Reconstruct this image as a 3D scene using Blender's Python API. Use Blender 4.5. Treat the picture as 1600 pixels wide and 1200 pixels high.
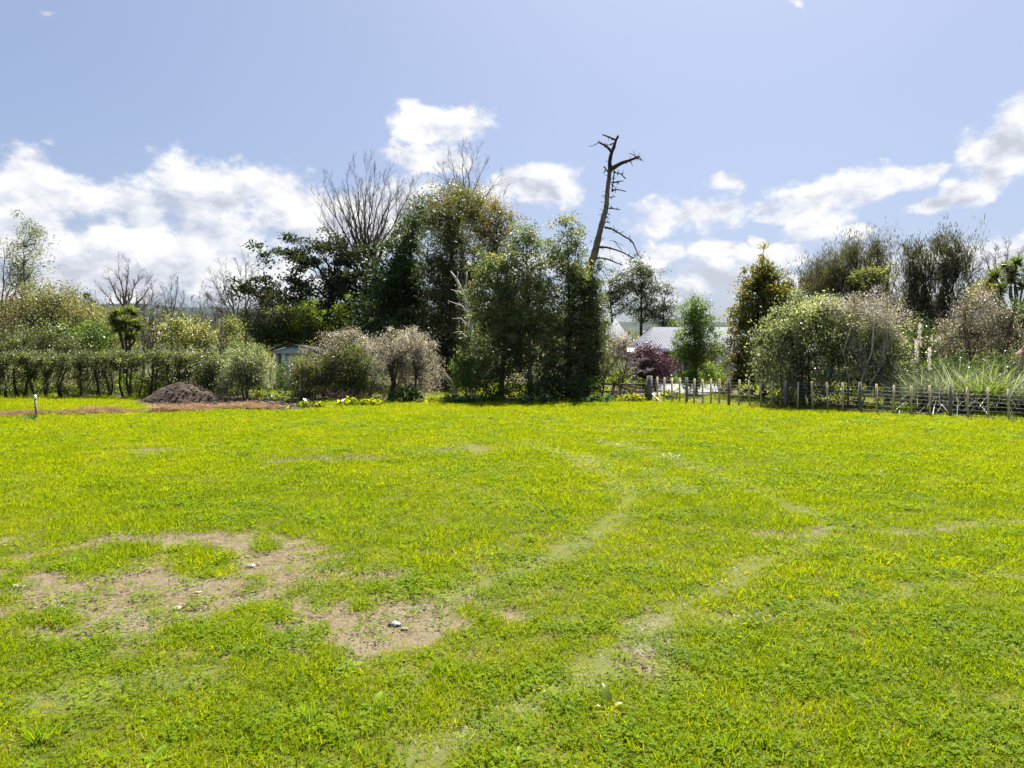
import bpy, math, random
import numpy as np
from mathutils import Vector

for o in list(bpy.data.objects):
    bpy.data.objects.remove(o)
SC = bpy.context.scene
COL = SC.collection
R = math.radians
rng = np.random.default_rng(7)
random.seed(7)

# ------------------------------------------------------------------ camera
H = 2.2            # eye height (m)
F = 1067.0         # focal length in pixels of the 1600 px wide photograph (24 mm on 36 mm)
HY = 548.0         # horizon row in the photograph
cam = bpy.data.cameras.new('camera')
cam.sensor_width = 36.0
cam.lens = 24.0
cam.shift_y = -(600.0 - HY) / 1600.0
cam.clip_start = 0.05
cam.clip_end = 8000
co = bpy.data.objects.new('camera', cam)
COL.objects.link(co)
co.location = (0, 0, H)
co.rotation_euler = (R(90), 0, 0)
SC.camera = co

# ------------------------------------------------------------------ sun, sky, exposure
SUN_AZ, SUN_EL = R(20), R(58)
sunv = Vector((math.sin(SUN_AZ) * math.cos(SUN_EL), math.cos(SUN_AZ) * math.cos(SUN_EL), math.sin(SUN_EL)))
sl = bpy.data.lights.new('sun', 'SUN')
sl.energy = 5.0
sl.angle = R(0.53)
sl.color = (1.0, 0.95, 0.87)
so = bpy.data.objects.new('sun', sl)
COL.objects.link(so)
so.rotation_euler = (-sunv).to_track_quat('-Z', 'Y').to_euler()
so.location = (20, 30, 60)

SKY_STRENGTH = 0.06
SKY_TINT = (1.01, 1.09, 1.31)
CLOUD_STRENGTH = 0.285
EXPOSURE = 1.85
SC.view_settings.view_transform = 'Standard'
SC.view_settings.look = 'None'
SC.view_settings.exposure = EXPOSURE
SC.view_settings.gamma = 1.0
SC.view_settings.use_curve_mapping = False
SC.render.engine = 'CYCLES'
SC.cycles.use_denoising = True
SC.cycles.max_bounces = 8
SC.cycles.diffuse_bounces = 3
SC.cycles.transmission_bounces = 4
SC.cycles.transparent_max_bounces = 4
SC.cycles.caustics_reflective = False
SC.cycles.caustics_refractive = False
SC.cycles.sample_clamp_indirect = 6.0


class NT:
    """small helper around a node tree"""
    def __init__(self, nt):
        self.nt = nt
        nt.nodes.clear()

    def n(self, typ, **kw):
        nd = self.nt.nodes.new(typ)
        for k, v in kw.items():
            setattr(nd, k, v)
        return nd

    def link(self, a, b):
        self.nt.links.new(a, b)

    def val(self, sock, v):
        if isinstance(v, bpy.types.NodeSocket):
            self.link(v, sock)
        else:
            sock.default_value = v

    def math(self, op, a, b=0.0, c=0.0, clamp=False):
        m = self.n('ShaderNodeMath', operation=op)
        m.use_clamp = clamp
        self.val(m.inputs[0], a)
        self.val(m.inputs[1], b)
        self.val(m.inputs[2], c)
        return m.outputs[0]

    def vmath(self, op, a, b=(0, 0, 0)):
        m = self.n('ShaderNodeVectorMath', operation=op)
        self.val(m.inputs[0], a)
        self.val(m.inputs[1], b)
        return m.outputs['Value'] if op in ('LENGTH', 'DOT_PRODUCT') else m.outputs[0]

    def mix(self, fac, a, b):
        m = self.n('ShaderNodeMix', data_type='RGBA')
        self.val(m.inputs[0], fac)
        self.val(m.inputs[6], a)
        self.val(m.inputs[7], b)
        return m.outputs[2]

    def noise(self, vec, scale, detail=4.0, rough=0.55, out='Fac'):
        m = self.n('ShaderNodeTexNoise')
        if vec is not None:
            self.val(m.inputs['Vector'], vec)
        m.inputs['Scale'].default_value = scale
        m.inputs['Detail'].default_value = detail
        m.inputs['Roughness'].default_value = rough
        return m.outputs[out]

    def ramp(self, fac, stops, interp='LINEAR'):
        r = self.n('ShaderNodeValToRGB')
        self.val(r.inputs[0], fac)
        e = r.color_ramp.elements
        r.color_ramp.interpolation = interp
        while len(e) > 1:
            e.remove(e[-1])
        for i, (p, c) in enumerate(stops):
            x = e[0] if i == 0 else e.new(p)
            x.position = p
            x.color = (*c[:3], 1.0)
        return r.outputs[0]

    def maprange(self, v, a, b, c=0.0, d=1.0, smooth=True):
        m = self.n('ShaderNodeMapRange')
        m.interpolation_type = 'SMOOTHSTEP' if smooth else 'LINEAR'
        self.val(m.inputs[0], v)
        for i, x in enumerate((a, b, c, d)):
            self.val(m.inputs[i + 1], x)
        return m.outputs[0]


def build_world():
    w = bpy.data.worlds.new('World')
    SC.world = w
    w.use_nodes = True
    t = NT(w.node_tree)
    sky = t.n('ShaderNodeTexSky', sky_type='NISHITA')
    sky.sun_disc = False
    sky.sun_elevation = SUN_EL
    sky.sun_rotation = SUN_AZ
    sky.altitude = 20
    sky.air_density = 1.0
    sky.dust_density = 2.4
    sky.ozone_density = 2.5
    bg = t.n('ShaderNodeBackground')
    gm = t.n('ShaderNodeGamma')          # an even, softly lit spring sky: compress its contrast, then white balance
    t.link(sky.outputs[0], gm.inputs[0])
    gm.inputs[1].default_value = 0.58
    t.link(t.vmath('MULTIPLY', gm.outputs[0], SKY_TINT), bg.inputs[0])
    bg.inputs[1].default_value = SKY_STRENGTH
    # direction -> azimuth / elevation
    tc = t.n('ShaderNodeTexCoord')
    d = t.vmath('NORMALIZE', tc.outputs['Generated'])
    sep = t.n('ShaderNodeSeparateXYZ')
    t.link(d, sep.inputs[0])
    az = t.math('ARCTAN2', sep.outputs[0], sep.outputs[1])
    el = t.math('ARCSINE', sep.outputs[2])
    cmb = t.n('ShaderNodeCombineXYZ')
    t.link(az, cmb.inputs[0])
    t.link(el, cmb.inputs[1])
    P = cmb.outputs[0]
    # warp the lookup so that blob outlines billow
    wn = t.noise(d, 8.0, 5.0, 0.6, 'Color')
    wv = t.vmath('MULTIPLY', t.vmath('SUBTRACT', wn, (0.5, 0.5, 0.5)), (0.10, 0.07, 0.0))
    PW = t.vmath('ADD', P, wv)

    def sph(x, y):
        u, v = (x - 800) / F, (HY - y) / F
        a = math.atan(u)
        return a, math.atan(v * math.cos(a))
    # (x, y, rx, ry) of cloud masses in the photograph's sky, then a ring of others all round
    clouds = [(330, 295, 150, 62), (215, 330, 150, 60), (450, 300, 110, 52), (60, 330, 140, 70), (40, 270, 70, 36),
              (120, 400, 210, 70), (330, 390, 200, 75), (500, 350, 150, 70), (610, 330, 90, 60), (150, 440, 260, 45), (420, 440, 200, 40),
              (690, 183, 80, 28), (650, 200, 35, 14), (680, 245, 86, 24), (850, 300, 84, 32), (800, 290, 30, 26),
              (1100, 333, 86, 28), (1060, 345, 50, 14), (1135, 287, 38, 14), (1270, 308, 95, 30), (1350, 278, 80, 30), (1265, 358, 56, 26), (1100, 335, 110, 34),
              (1200, 322, 50, 15), (1125, 393, 42, 18), (1175, 377, 22, 9), (1545, 240, 80, 46), (1590, 225, 80, 50), (1500, 235, 38, 36), (1490, 308, 60, 26), (1420, 262, 50, 14), (1440, 328, 40, 16), (1215, 335, 60, 18), (1310, 300, 60, 20), (1395, 272, 50, 18), (1540, 280, 60, 24), (1460, 305, 30, 20),
              (1345, 368, 26, 10), (1040, 400, 36, 18), (1130, 445, 80, 32), (1000, 430, 60, 28), (1050, 455, 90, 24), (1580, 385, 80, 34), (1510, 405, 90, 26), (1400, 420, 120, 24), (1200, 400, 70, 20),
              (1240, 415, 30, 12), (950, 400, 40, 20), (1260, 450, 70, 20), (85, 32, 17, 7), (1240, 4, 26, 9), (1400, 450, 160, 20), (800, 420, 160, 26)]
    D = None
    blobs = []
    for x, y, rx, ry in clouds:
        a, e = sph(x, y)
        blobs.append((a, e, rx / F * math.cos(a) ** 2, ry / F))
    rr = random.Random(4)
    for k in range(18):
        a = rr.uniform(0.85, 2 * math.pi - 0.85)
        if a > math.pi:
            a -= 2 * math.pi
        e = rr.uniform(0.05, 0.55)
        s = rr.uniform(0.05, 0.16)
        blobs.append((a, e, s * 1.2 / math.cos(e), s * 0.5))
    for a, e, rx, ry in blobs:
        q = t.vmath('MULTIPLY', t.vmath('SUBTRACT', PW, (a, e, 0)), (1 / rx, 1 / ry, 0))
        v = t.math('SUBTRACT', 1.0, t.vmath('LENGTH', q))
        D = v if D is None else t.math('SMOOTH_MAX', D, v, 0.25)
    sv = t.vmath('MULTIPLY', d, (1.0, 1.0, 1.5))
    n1 = t.noise(sv, 11.0, 8.0, 0.6)
    off = t.vmath('ADD', sv, (0.012, 0.0, 0.030))
    n2 = t.noise(off, 11.0, 4.0, 0.6)
    dens = t.math('ADD', D, t.math('MULTIPLY', t.math('SUBTRACT', n1, 0.5), 3.3))
    alpha = t.math('MULTIPLY', t.maprange(dens, -0.05, 0.55), 0.97)
    # thin high veil
    # self shading: where the mass above (towards the sun) is denser, the cloud is greyer
    lit = t.math('ADD', 0.80, t.math('MULTIPLY', t.math('SUBTRACT', n1, n2), 4.2))
    core = t.maprange(D, 0.25, 1.0, 0.0, 0.28)
    lit = t.math('SUBTRACT', lit, core)
    n3 = t.noise(sv, 6.0, 4.0, 0.55)
    lit = t.math('ADD', lit, t.math('MULTIPLY', t.math('SUBTRACT', n3, 0.5), 1.5), clamp=True)
    cc = t.ramp(lit, [(0.0, (0.60, 0.63, 0.72)), (0.45, (0.77, 0.80, 0.88)), (0.8, (0.93, 0.94, 0.97)), (1.0, (1.0, 1.0, 1.0))])
    bc = t.n('ShaderNodeBackground')
    t.link(cc, bc.inputs[0])
    bc.inputs[1].default_value = CLOUD_STRENGTH
    mx = t.n('ShaderNodeMixShader')
    t.link(alpha, mx.inputs[0])
    t.link(bg.outputs[0], mx.inputs[1])
    t.link(bc.outputs[0], mx.inputs[2])
    out = t.n('ShaderNodeOutputWorld')
    t.link(mx.outputs[0], out.inputs[0])
    w.cycles.sampling_method = 'MANUAL'
    w.cycles.sample_map_resolution = 512


build_world()


# ------------------------------------------------------------------ helpers
def at(px, py, Y):
    """the point at depth Y that the photograph shows at (px, py)"""
    return np.array([(px - 800) / F * Y, Y, H - (py - HY) / F * Y])


def gnd(px, py):
    Y = H * F / (py - HY)
    return np.array([(px - 800) / F * Y, Y, 0.0])


def tag(o, label=None, cat=None, group=None, kind=None):
    if label:
        o['label'] = label
    if cat:
        o['category'] = cat
    if group:
        o['group'] = group
    if kind:
        o['kind'] = kind
    return o


def empty(name, loc=(0, 0, 0), label=None, cat=None, group=None, rz=0.0):
    o = bpy.data.objects.new(name, None)
    o.empty_display_size = 0.2
    COL.objects.link(o)
    o.location = [float(v) for v in loc]
    o.rotation_euler = (0, 0, rz)
    return tag(o, label, cat, group)


def mesh(name, V, Fs, mat, parent=None, attrs=None, smooth=False, link=True, origin=None):
    """V (n,3), Fs list of (m,k) index arrays; world coordinates (made local to the parent's origin)"""
    V = np.asarray(V, dtype=np.float32).reshape(-1, 3)
    if parent is not None:
        V = V - np.array(parent['_o'] if '_o' in parent else parent.location, dtype=np.float32)
    if origin is not None:
        V = V - np.asarray(origin, dtype=np.float32)
    me = bpy.data.meshes.new(name)
    if not isinstance(Fs, (list, tuple)):
        Fs = [Fs]
    Fs = [np.asarray(f, dtype=np.int32) for f in Fs if len(f)]
    nl = sum(f.size for f in Fs)
    npoly = sum(len(f) for f in Fs)
    me.vertices.add(len(V))
    me.vertices.foreach_set('co', V.ravel())
    if nl:
        me.loops.add(nl)
        me.polygons.add(npoly)
        me.loops.foreach_set('vertex_index', np.concatenate([f.ravel() for f in Fs]))
        tot = np.concatenate([np.full(len(f), f.shape[1], dtype=np.int32) for f in Fs])
        st = np.concatenate([[0], np.cumsum(tot)[:-1]]).astype(np.int32)
        me.polygons.foreach_set('loop_start', st)
        if smooth:
            me.polygons.foreach_set('use_smooth', np.ones(npoly, dtype=bool))
    for k, (typ, arr) in (attrs or {}).items():
        a = me.attributes.new(k, typ, 'POINT')
        key = {'FLOAT': 'value', 'INT': 'value', 'FLOAT_VECTOR': 'vector', 'FLOAT_COLOR': 'color'}[typ]
        a.data.foreach_set(key, np.asarray(arr, dtype=np.int32 if typ == 'INT' else np.float32).ravel())
    me.update(calc_edges=True)
    if mat is not None:
        me.materials.append(mat)
    o = bpy.data.objects.new(name, me)
    if origin is not None:
        o.location = [float(v) for v in origin]
    if link:
        COL.objects.link(o)
    if parent is not None:
        o.parent = parent
    return o


def copy_tree(o, parent=None):
    c = o.copy()
    COL.objects.link(c)
    c.parent = parent
    for ch in o.children:
        copy_tree(ch, c)
    return c


class Geo:
    """collects boxes, tubes, sheets in world coordinates -> one mesh"""
    def __init__(self):
        self.V, self.F, self.n = [], {}, 0

    def add(self, V, F):
        V = np.asarray(V, dtype=float).reshape(-1, 3)
        F = np.asarray(F, dtype=int)
        self.V.append(V)
        self.F.setdefault(F.shape[1], []).append(F + self.n)
        self.n += len(V)

    def box(self, c, s, rz=0.0, taper=1.0, bev=0.0):
        x, y, z = np.array(s) / 2.0
        b = min(bev, x * .6, y * .6)
        ring = [(-x + b, -y), (x - b, -y), (x, -y + b), (x, y - b), (x - b, y), (-x + b, y), (-x, y - b), (-x, -y + b)] if b > 0 else [(-x, -y), (x, -y), (x, y), (-x, y)]
        k = len(ring)
        P = [(a, q, -z) for a, q in ring] + [(a * taper, q * taper, z) for a, q in ring]
        P = np.array(P)
        ca, sa = math.cos(rz), math.sin(rz)
        P = P @ np.array([[ca, sa, 0], [-sa, ca, 0], [0, 0, 1]]) + np.array(c)
        self.add(P, [[i, (i + 1) % k, k + (i + 1) % k, k + i] for i in range(k)])
        self.F.setdefault(k, []).append(np.array([list(range(k))[::-1], list(range(k, 2 * k))]) + self.n - 2 * k)
        return self

    def bar(self, a, b, w, h):
        """box from a to b, width w (horizontal), height h"""
        a, b = np.array(a, float), np.array(b, float)
        d = b - a
        L = np.linalg.norm(d)
        d /= L
        s = np.cross(d, [0, 0, 1.0])
        if np.linalg.norm(s) < 1e-4:
            s = np.array([1.0, 0, 0])
        s /= np.linalg.norm(s)
        u = np.cross(s, d)
        P = [p + i * s * w / 2 + j * u * h / 2 for p in (a, b) for i, j in ((-1, -1), (1, -1), (1, 1), (-1, 1))]
        self.add(P, [[0, 1, 5, 4], [1, 2, 6, 5], [2, 3, 7, 6], [3, 0, 4, 7], [3, 2, 1, 0], [4, 5, 6, 7]])
        return self

    def tube(self, pts, rad, n=8, cap=True, rough=0.0):
        pts = np.array(pts, float)
        m = len(pts)
        rad = np.broadcast_to(np.array(rad, float), (m,))
        T = np.gradient(pts, axis=0)
        T /= np.linalg.norm(T, axis=1, keepdims=True) + 1e-9
        ref = np.array([0.0, 1.0, 0.0]) if abs(T[0][1]) < 0.8 else np.array([1.0, 0, 0])
        A = np.cross(T, ref)
        A /= np.linalg.norm(A, axis=1, keepdims=True) + 1e-9
        B = np.cross(T, A)
        th = np.linspace(0, 2 * math.pi, n, endpoint=False)
        rr = rad[:, None] * (1 + rough * rng.normal(size=(m, n)))
        P = pts[:, None] + rr[..., None] * (np.cos(th)[None, :, None] * A[:, None] + np.sin(th)[None, :, None] * B[:, None])
        i = np.arange(m - 1)[:, None] * n
        j = np.arange(n)[None]
        j2 = (j + 1) % n
        self.add(P.reshape(-1, 3), np.stack([i + j, i + j2, i + n + j2, i + n + j], -1).reshape(-1, 4))
        if cap:
            self.F.setdefault(n, []).append(np.array([list(range(n))[::-1], list(range((m - 1) * n, m * n))]) + self.n - m * n)
        return self

    def segs(self, P0, P1, r0, r1, n=3):
        """many independent tapered sticks"""
        P0, P1 = np.asarray(P0, float), np.asarray(P1, float)
        if not len(P0):
            return self
        T = P1 - P0
        T /= np.linalg.norm(T, axis=1, keepdims=True) + 1e-9
        ref = np.where(np.abs(T[:, 1:2]) < 0.8, np.array([[0, 1.0, 0]]), np.array([[1.0, 0, 0]]))
        A = np.cross(T, ref)
        A /= np.linalg.norm(A, axis=1, keepdims=True) + 1e-9
        B = np.cross(T, A)
        th = np.linspace(0, 2 * math.pi, n, endpoint=False)
        ring = np.cos(th)[None, :, None] * A[:, None] + np.sin(th)[None, :, None] * B[:, None]
        r0 = np.asarray(r0)[:, None, None]
        r1 = np.asarray(r1)[:, None, None]
        P = np.concatenate([P0[:, None] + ring * r0, P1[:, None] + ring * r1], 1)
        i = np.arange(len(P0))[:, None] * 2 * n
        j = np.arange(n)[None]
        j2 = (j + 1) % n
        self.add(P.reshape(-1, 3), np.stack([i + j, i + j2, i + n + j2, i + n + j], -1).reshape(-1, 4))
        return self

    def build(self, name, mat, parent=None, smooth=False, origin=None):
        V = np.concatenate(self.V)
        return mesh(name, V, [np.concatenate(f) for f in self.F.values()], mat, parent, smooth=smooth, origin=origin)


def vnoise(x, y, seed=0):
    """smooth value noise, vectorised"""
    xi, yi = np.floor(x).astype(np.int64), np.floor(y).astype(np.int64)
    fx, fy = x - xi, y - yi
    fx, fy = fx * fx * (3 - 2 * fx), fy * fy * (3 - 2 * fy)

    def h(i, j):
        n = (i * 374761393 + j * 668265263 + seed * 1274126177) & 0x7fffffff
        n = ((n ^ (n >> 13)) * 1274126177) & 0x7fffffff
        return ((n ^ (n >> 16)) & 0xffff) / 65535.0
    return (h(xi, yi) * (1 - fx) + h(xi + 1, yi) * fx) * (1 - fy) + (h(xi, yi + 1) * (1 - fx) + h(xi + 1, yi + 1) * fx) * fy


def fbm(x, y, scale, oct=4, seed=0):
    s, a, tot = 0.0, 1.0, 0.0
    f = 1.0 / scale
    for k in range(oct):
        s = s + a * vnoise(x * f + 17.3 * k, y * f - 9.1 * k, seed + k)
        tot += a
        a *= 0.5
        f *= 2.03
    return s / tot


def sstep(a, b, v):
    t = np.clip((v - a) / (b - a), 0, 1)
    return t * t * (3 - 2 * t)


# ------------------------------------------------------------------ materials
def new_mat(name):
    m = bpy.data.materials.new(name)
    m.use_nodes = True
    return m, NT(m.node_tree)


def finish(t, sh):
    o = t.n('ShaderNodeOutputMaterial')
    t.link(sh, o.inputs[0])


def principled(t, col, rough=0.6, spec=0.3, metal=0.0, normal=None):
    p = t.n('ShaderNodeBsdfPrincipled')
    t.val(p.inputs['Base Color'], col if isinstance(col, bpy.types.NodeSocket) else (*col[:3], 1.0))
    t.val(p.inputs['Roughness'], rough)
    p.inputs['Specular IOR Level'].default_value = spec
    p.inputs['Metallic'].default_value = metal
    if normal is not None:
        t.link(normal, p.inputs['Normal'])
    return p.outputs[0]


def bump(t, h, strength=0.4, dist=0.05):
    b = t.n('ShaderNodeBump')
    b.inputs['Strength'].default_value = strength
    b.inputs['Distance'].default_value = dist
    t.link(h, b.inputs['Height'])
    return b.outputs[0]


def leafmat(name, stops, rough=0.45, trans=0.4, spec=0.35, tcol=(1.25, 1.3, 0.55), instancer=False):
    """leaf colour runs over a per-leaf random value; thin leaves let light through"""
    m, t = new_mat(name)
    if not instancer:
        stops = [(p, tuple(min(v * 1.5, .7) for v in c)) for p, c in stops]
        trans = min(trans + .1, .55)
    a = t.n('ShaderNodeAttribute', attribute_name='rnd')
    f = a.outputs['Fac']
    if instancer:
        b = t.n('ShaderNodeAttribute', attribute_name='tint', attribute_type='INSTANCER')
        f = t.math('ADD', t.math('MULTIPLY', f, 0.35), t.math('MULTIPLY', b.outputs['Fac'], 0.65))
    c = t.ramp(f, stops)
    p = principled(t, c, rough, spec)
    tr = t.n('ShaderNodeBsdfTranslucent')
    mm = t.vmath('MULTIPLY', c, tcol)
    t.link(mm, tr.inputs[0])
    mx = t.n('ShaderNodeMixShader')
    mx.inputs[0].default_value = trans
    t.link(p, mx.inputs[1])
    t.link(tr.outputs[0], mx.inputs[2])
    finish(t, mx.outputs[0])
    return m


def mottled(name, c1, c2, scale=6.0, rough=0.8, spec=0.2, bumps=0.3, stretch=(1, 1, 1), bdist=0.03, metal=0.0):
    m, t = new_mat(name)
    tc = t.n('ShaderNodeTexCoord')
    v = t.vmath('MULTIPLY', tc.outputs['Object'], stretch)
    n = t.noise(v, scale, 6.0, 0.65)
    f = t.maprange(n, 0.3, 0.7)
    c = t.mix(f, (*c1, 1), (*c2, 1))
    finish(t, principled(t, c, rough, spec, metal, bump(t, n, bumps, bdist)))
    return m


M = {}
M['bark'] = mottled('bark', (0.055, 0.045, 0.036), (0.13, 0.11, 0.09), 9, stretch=(1, 1, .25))
M['bark_dark'] = mottled('bark_dark', (0.022, 0.018, 0.015), (0.06, 0.05, 0.042), 9, stretch=(1, 1, .25))
M['bark_pale'] = mottled('bark_pale', (0.16, 0.145, 0.125), (0.34, 0.32, 0.29), 5, stretch=(1, 1, .4))
M['bark_twig'] = mottled('bark_twig', (0.055, 0.042, 0.038), (0.11, 0.085, 0.075), 3)
M['bark_red'] = mottled('bark_red', (0.10, 0.05, 0.035), (0.19, 0.10, 0.07), 3)
M['deadwood'] = mottled('deadwood', (0.07, 0.055, 0.045), (0.25, 0.21, 0.17), 5, stretch=(1, 1, .3), bumps=.5)
M['deadwood_grey'] = mottled('deadwood_grey', (0.35, 0.32, 0.31), (0.55, 0.52, 0.5), 5, stretch=(1, 1, .3))
M['post'] = mottled('post', (0.38, 0.31, 0.19), (0.55, 0.47, 0.31), 10, stretch=(3, 3, .5))
M['post_old'] = mottled('post_old', (0.09, 0.08, 0.065), (0.2, 0.18, 0.145), 10, stretch=(3, 3, .5))
M['rail_old'] = mottled('rail_old', (0.05, 0.036, 0.03), (0.12, 0.09, 0.07), 10, stretch=(.6, .6, 3))
M['wire'] = mottled('wire', (0.30, 0.30, 0.31), (0.42, 0.42, 0.43), 10, rough=.6, spec=.3, bumps=0)
M['cable'] = mottled('cable', (0.10, 0.10, 0.11), (0.16, 0.16, 0.17), 10, rough=.5, bumps=0)
M['soil'] = mottled('soil', (0.030, 0.021, 0.016), (0.085, 0.060, 0.045), 5, rough=.95, bumps=1.0, bdist=.08)
M['clod'] = mottled('clod', (0.035, 0.025, 0.019), (0.095, 0.067, 0.050), 9, rough=.95, bumps=.8)
M['stone'] = mottled('stone', (0.20, 0.175, 0.14), (0.36, 0.32, 0.265), 30, rough=.85, bdist=.005)
M['stone_pale'] = mottled('stone_pale', (0.22, 0.21, 0.19), (0.38, 0.36, 0.33), 30, rough=.85, bdist=.005)
M['earth_face'] = mottled('earth_face', (0.22, 0.135, 0.095), (0.42, 0.29, 0.22), 2.5, rough=.95, bumps=.8, bdist=.1)
M['concrete'] = mottled('concrete', (0.15, 0.145, 0.145), (0.21, 0.205, 0.205), 1.5, rough=.9, bumps=.1)
M['white'] = mottled('white_paint', (0.62, 0.63, 0.66), (0.74, 0.75, 0.78), 3, rough=.55, bumps=.03)
M['stake_cap'] = mottled('white_cap', (0.72, 0.72, 0.74), (0.8, 0.8, 0.82), 3, rough=.5, bumps=.03)
M['fascia'] = mottled('fascia', (0.36, 0.42, 0.50), (0.45, 0.51, 0.59), 3, rough=.6, bumps=.03)
M['dark'] = mottled('dark_interior', (0.015, 0.014, 0.014), (0.03, 0.028, 0.027), 3, rough=.9)
M['tarp'] = mottled('tarp', (0.30, 0.31, 0.35), (0.48, 0.49, 0.53), 4, rough=.5, bumps=.4)
M['black'] = mottled('black_plumage', (0.012, 0.012, 0.013), (0.03, 0.028, 0.028), 40, rough=.45, bumps=.1)
M['beak'] = mottled('beak', (0.45, 0.25, 0.03), (0.5, 0.3, 0.04), 40, rough=.5, bumps=0)
M['stake'] = mottled('stake_wood', (0.10, 0.09, 0.085), (0.18, 0.165, 0.155), 12, stretch=(3, 3, .5))
M['tyre'] = mottled('tyre', (0.015, 0.015, 0.016), (0.03, 0.03, 0.03), 20, rough=.85)
M['chrome'] = mottled('wheel_metal', (0.45, 0.45, 0.47), (0.55, 0.55, 0.57), 10, rough=.3, spec=.6, bumps=0, metal=.8)


def brick_mat():
    m, t = new_mat('brick')
    tc = t.n('ShaderNodeTexCoord')
    s = t.n('ShaderNodeSeparateXYZ')
    t.link(tc.outputs['Object'], s.inputs[0])
    c = t.n('ShaderNodeCombineXYZ')
    t.link(t.math('ADD', s.outputs[0], s.outputs[1]), c.inputs[0])
    t.link(s.outputs[2], c.inputs[1])
    b = t.n('ShaderNodeTexBrick')
    t.link(c.outputs[0], b.inputs['Vector'])
    b.inputs['Color1'].default_value = (0.17, 0.075, 0.055, 1)
    b.inputs['Color2'].default_value = (0.24, 0.115, 0.085, 1)
    b.inputs['Mortar'].default_value = (0.30, 0.27, 0.24, 1)
    b.inputs['Scale'].default_value = 4.3
    b.inputs['Mortar Size'].default_value = 0.03
    finish(t, principled(t, b.outputs[0], .85, .2, 0, bump(t, b.outputs[1], -.3, .01)))
    return m


def roof_mat(name, c, axis, rib=5.5):
    m, t = new_mat(name)
    tc = t.n('ShaderNodeTexCoord')
    s = t.n('ShaderNodeSeparateXYZ')
    t.link(tc.outputs['Object'], s.inputs[0])
    w = t.math('SINE', t.math('MULTIPLY', s.outputs[axis], 2 * math.pi * rib))
    n = t.noise(tc.outputs['Object'], 1.2, 5, .6)
    cc = t.mix(t.maprange(n, .3, .7), (*[x * .86 for x in c], 1), (*c, 1))
    finish(t, principled(t, cc, .65, .12, 0.0, bump(t, w, .3, .03)))
    return m


def glass_mat():
    m, t = new_mat('window_glass')
    finish(t, principled(t, (0.02, 0.025, 0.03), .06, .7))
    return m


def car_paint():
    m, t = new_mat('car_paint')
    p = t.n('ShaderNodeBsdfPrincipled')
    p.inputs['Base Color'].default_value = (0.012, 0.02, 0.055, 1)
    p.inputs['Roughness'].default_value = .3
    p.inputs['Coat Weight'].default_value = .6
    finish(t, p.outputs[0])
    return m


M['brick'] = brick_mat()
M['roof_x'] = roof_mat('roof_metal', (0.072, 0.081, 0.105), 0)
M['roof_y'] = roof_mat('roof_metal_side', (0.072, 0.081, 0.105), 1)
M['glass'] = glass_mat()
M['paint'] = car_paint()

# leaves
L = {}
L['cypress_dark'] = leafmat('cypress_dark', [(0, (.015, .027, .011)), (.6, (.030, .052, .019)), (1, (.07, .105, .032))], .55, .2)
L['cypress_brown'] = leafmat('cypress_brown', [(0, (.022, .028, .013)), (.6, (.046, .052, .023)), (1, (.11, .105, .042))], .55, .2)
L['macrocarpa'] = leafmat('macrocarpa', [(0, (.014, .022, .012)), (.6, (.026, .038, .020)), (1, (.055, .065, .03))], .55, .2)
L['gum'] = leafmat('gum_leaf', [(0, (.030, .042, .018)), (.5, (.070, .080, .03)), (.85, (.13, .10, .035)), (1, (.19, .105, .04))], .4, .4)
L['greygreen'] = leafmat('greygreen_leaf', [(0, (.036, .050, .027)), (.5, (.074, .094, .052)), (.85, (.13, .148, .085)), (1, (.19, .165, .095))], .45, .42, .28)
L['ivy'] = leafmat('ivy_leaf', [(0, (.020, .034, .012)), (.6, (.040, .062, .020)), (1, (.085, .12, .035))], .36, .4, .5)
L['green'] = leafmat('green_leaf', [(0, (.025, .045, .014)), (.6, (.055, .09, .024)), (1, (.12, .16, .04))], .38, .42, .45)
L['bright'] = leafmat('bright_leaf', [(0, (.045, .07, .012)), (.6, (.10, .14, .02)), (1, (.19, .21, .035))], .4, .5)
L['olive'] = leafmat('olive_leaf', [(0, (.045, .05, .025)), (.5, (.09, .09, .045)), (1, (.18, .165, .095))], .4, .4)
L['glossy'] = leafmat('glossy_leaf', [(0, (.026, .034, .018)), (.6, (.056, .067, .034)), (1, (.16, .17, .10))], .42, .42, .35)
L['silver'] = leafmat('silver_leaf', [(0, (.036, .046, .030)), (.5, (.088, .102, .068)), (1, (.27, .28, .205))], .42, .42, .4)
L['blossom'] = leafmat('blossom', [(0, (.07, .066, .040)), (.45, (.155, .145, .105)), (1, (.40, .375, .315))], .5, .45, .3, (1.1, 1.05, .95))
L['pinkbrown'] = leafmat('pinkbrown_leaf', [(0, (.042, .042, .027)), (.5, (.095, .088, .064)), (1, (.31, .275, .23))], .42, .4, .5, (1.1, 1.05, .8))
L['purple'] = leafmat('purple_leaf', [(0, (.018, .009, .013)), (.6, (.040, .019, .027)), (1, (.13, .075, .085))], .4, .35, .4, (1.1, .8, .9))
L['redleaf'] = leafmat('redbrown_leaf', [(0, (.06, .03, .022)), (.6, (.12, .055, .04)), (1, (.2, .11, .08))], .4, .4, .4, (1.2, .9, .8))
L['totara'] = leafmat('totara_leaf', [(0, (.024, .034, .011)), (.5, (.062, .068, .017)), (.8, (.115, .105, .025)), (1, (.19, .15, .034))], .5, .35)
L['kanuka'] = leafmat('kanuka_leaf', [(0, (.024, .026, .018)), (.5, (.054, .051, .037)), (1, (.12, .103, .075))], .5, .3)
L['pine'] = leafmat('pine_needle', [(0, (.022, .034, .020)), (.6, (.042, .058, .034)), (1, (.075, .09, .05))], .5, .25)
L['variegated'] = leafmat('variegated_leaf', [(0, (.05, .07, .02)), (.45, (.085, .095, .038)), (1, (.25, .24, .135))], .4, .45)
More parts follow.
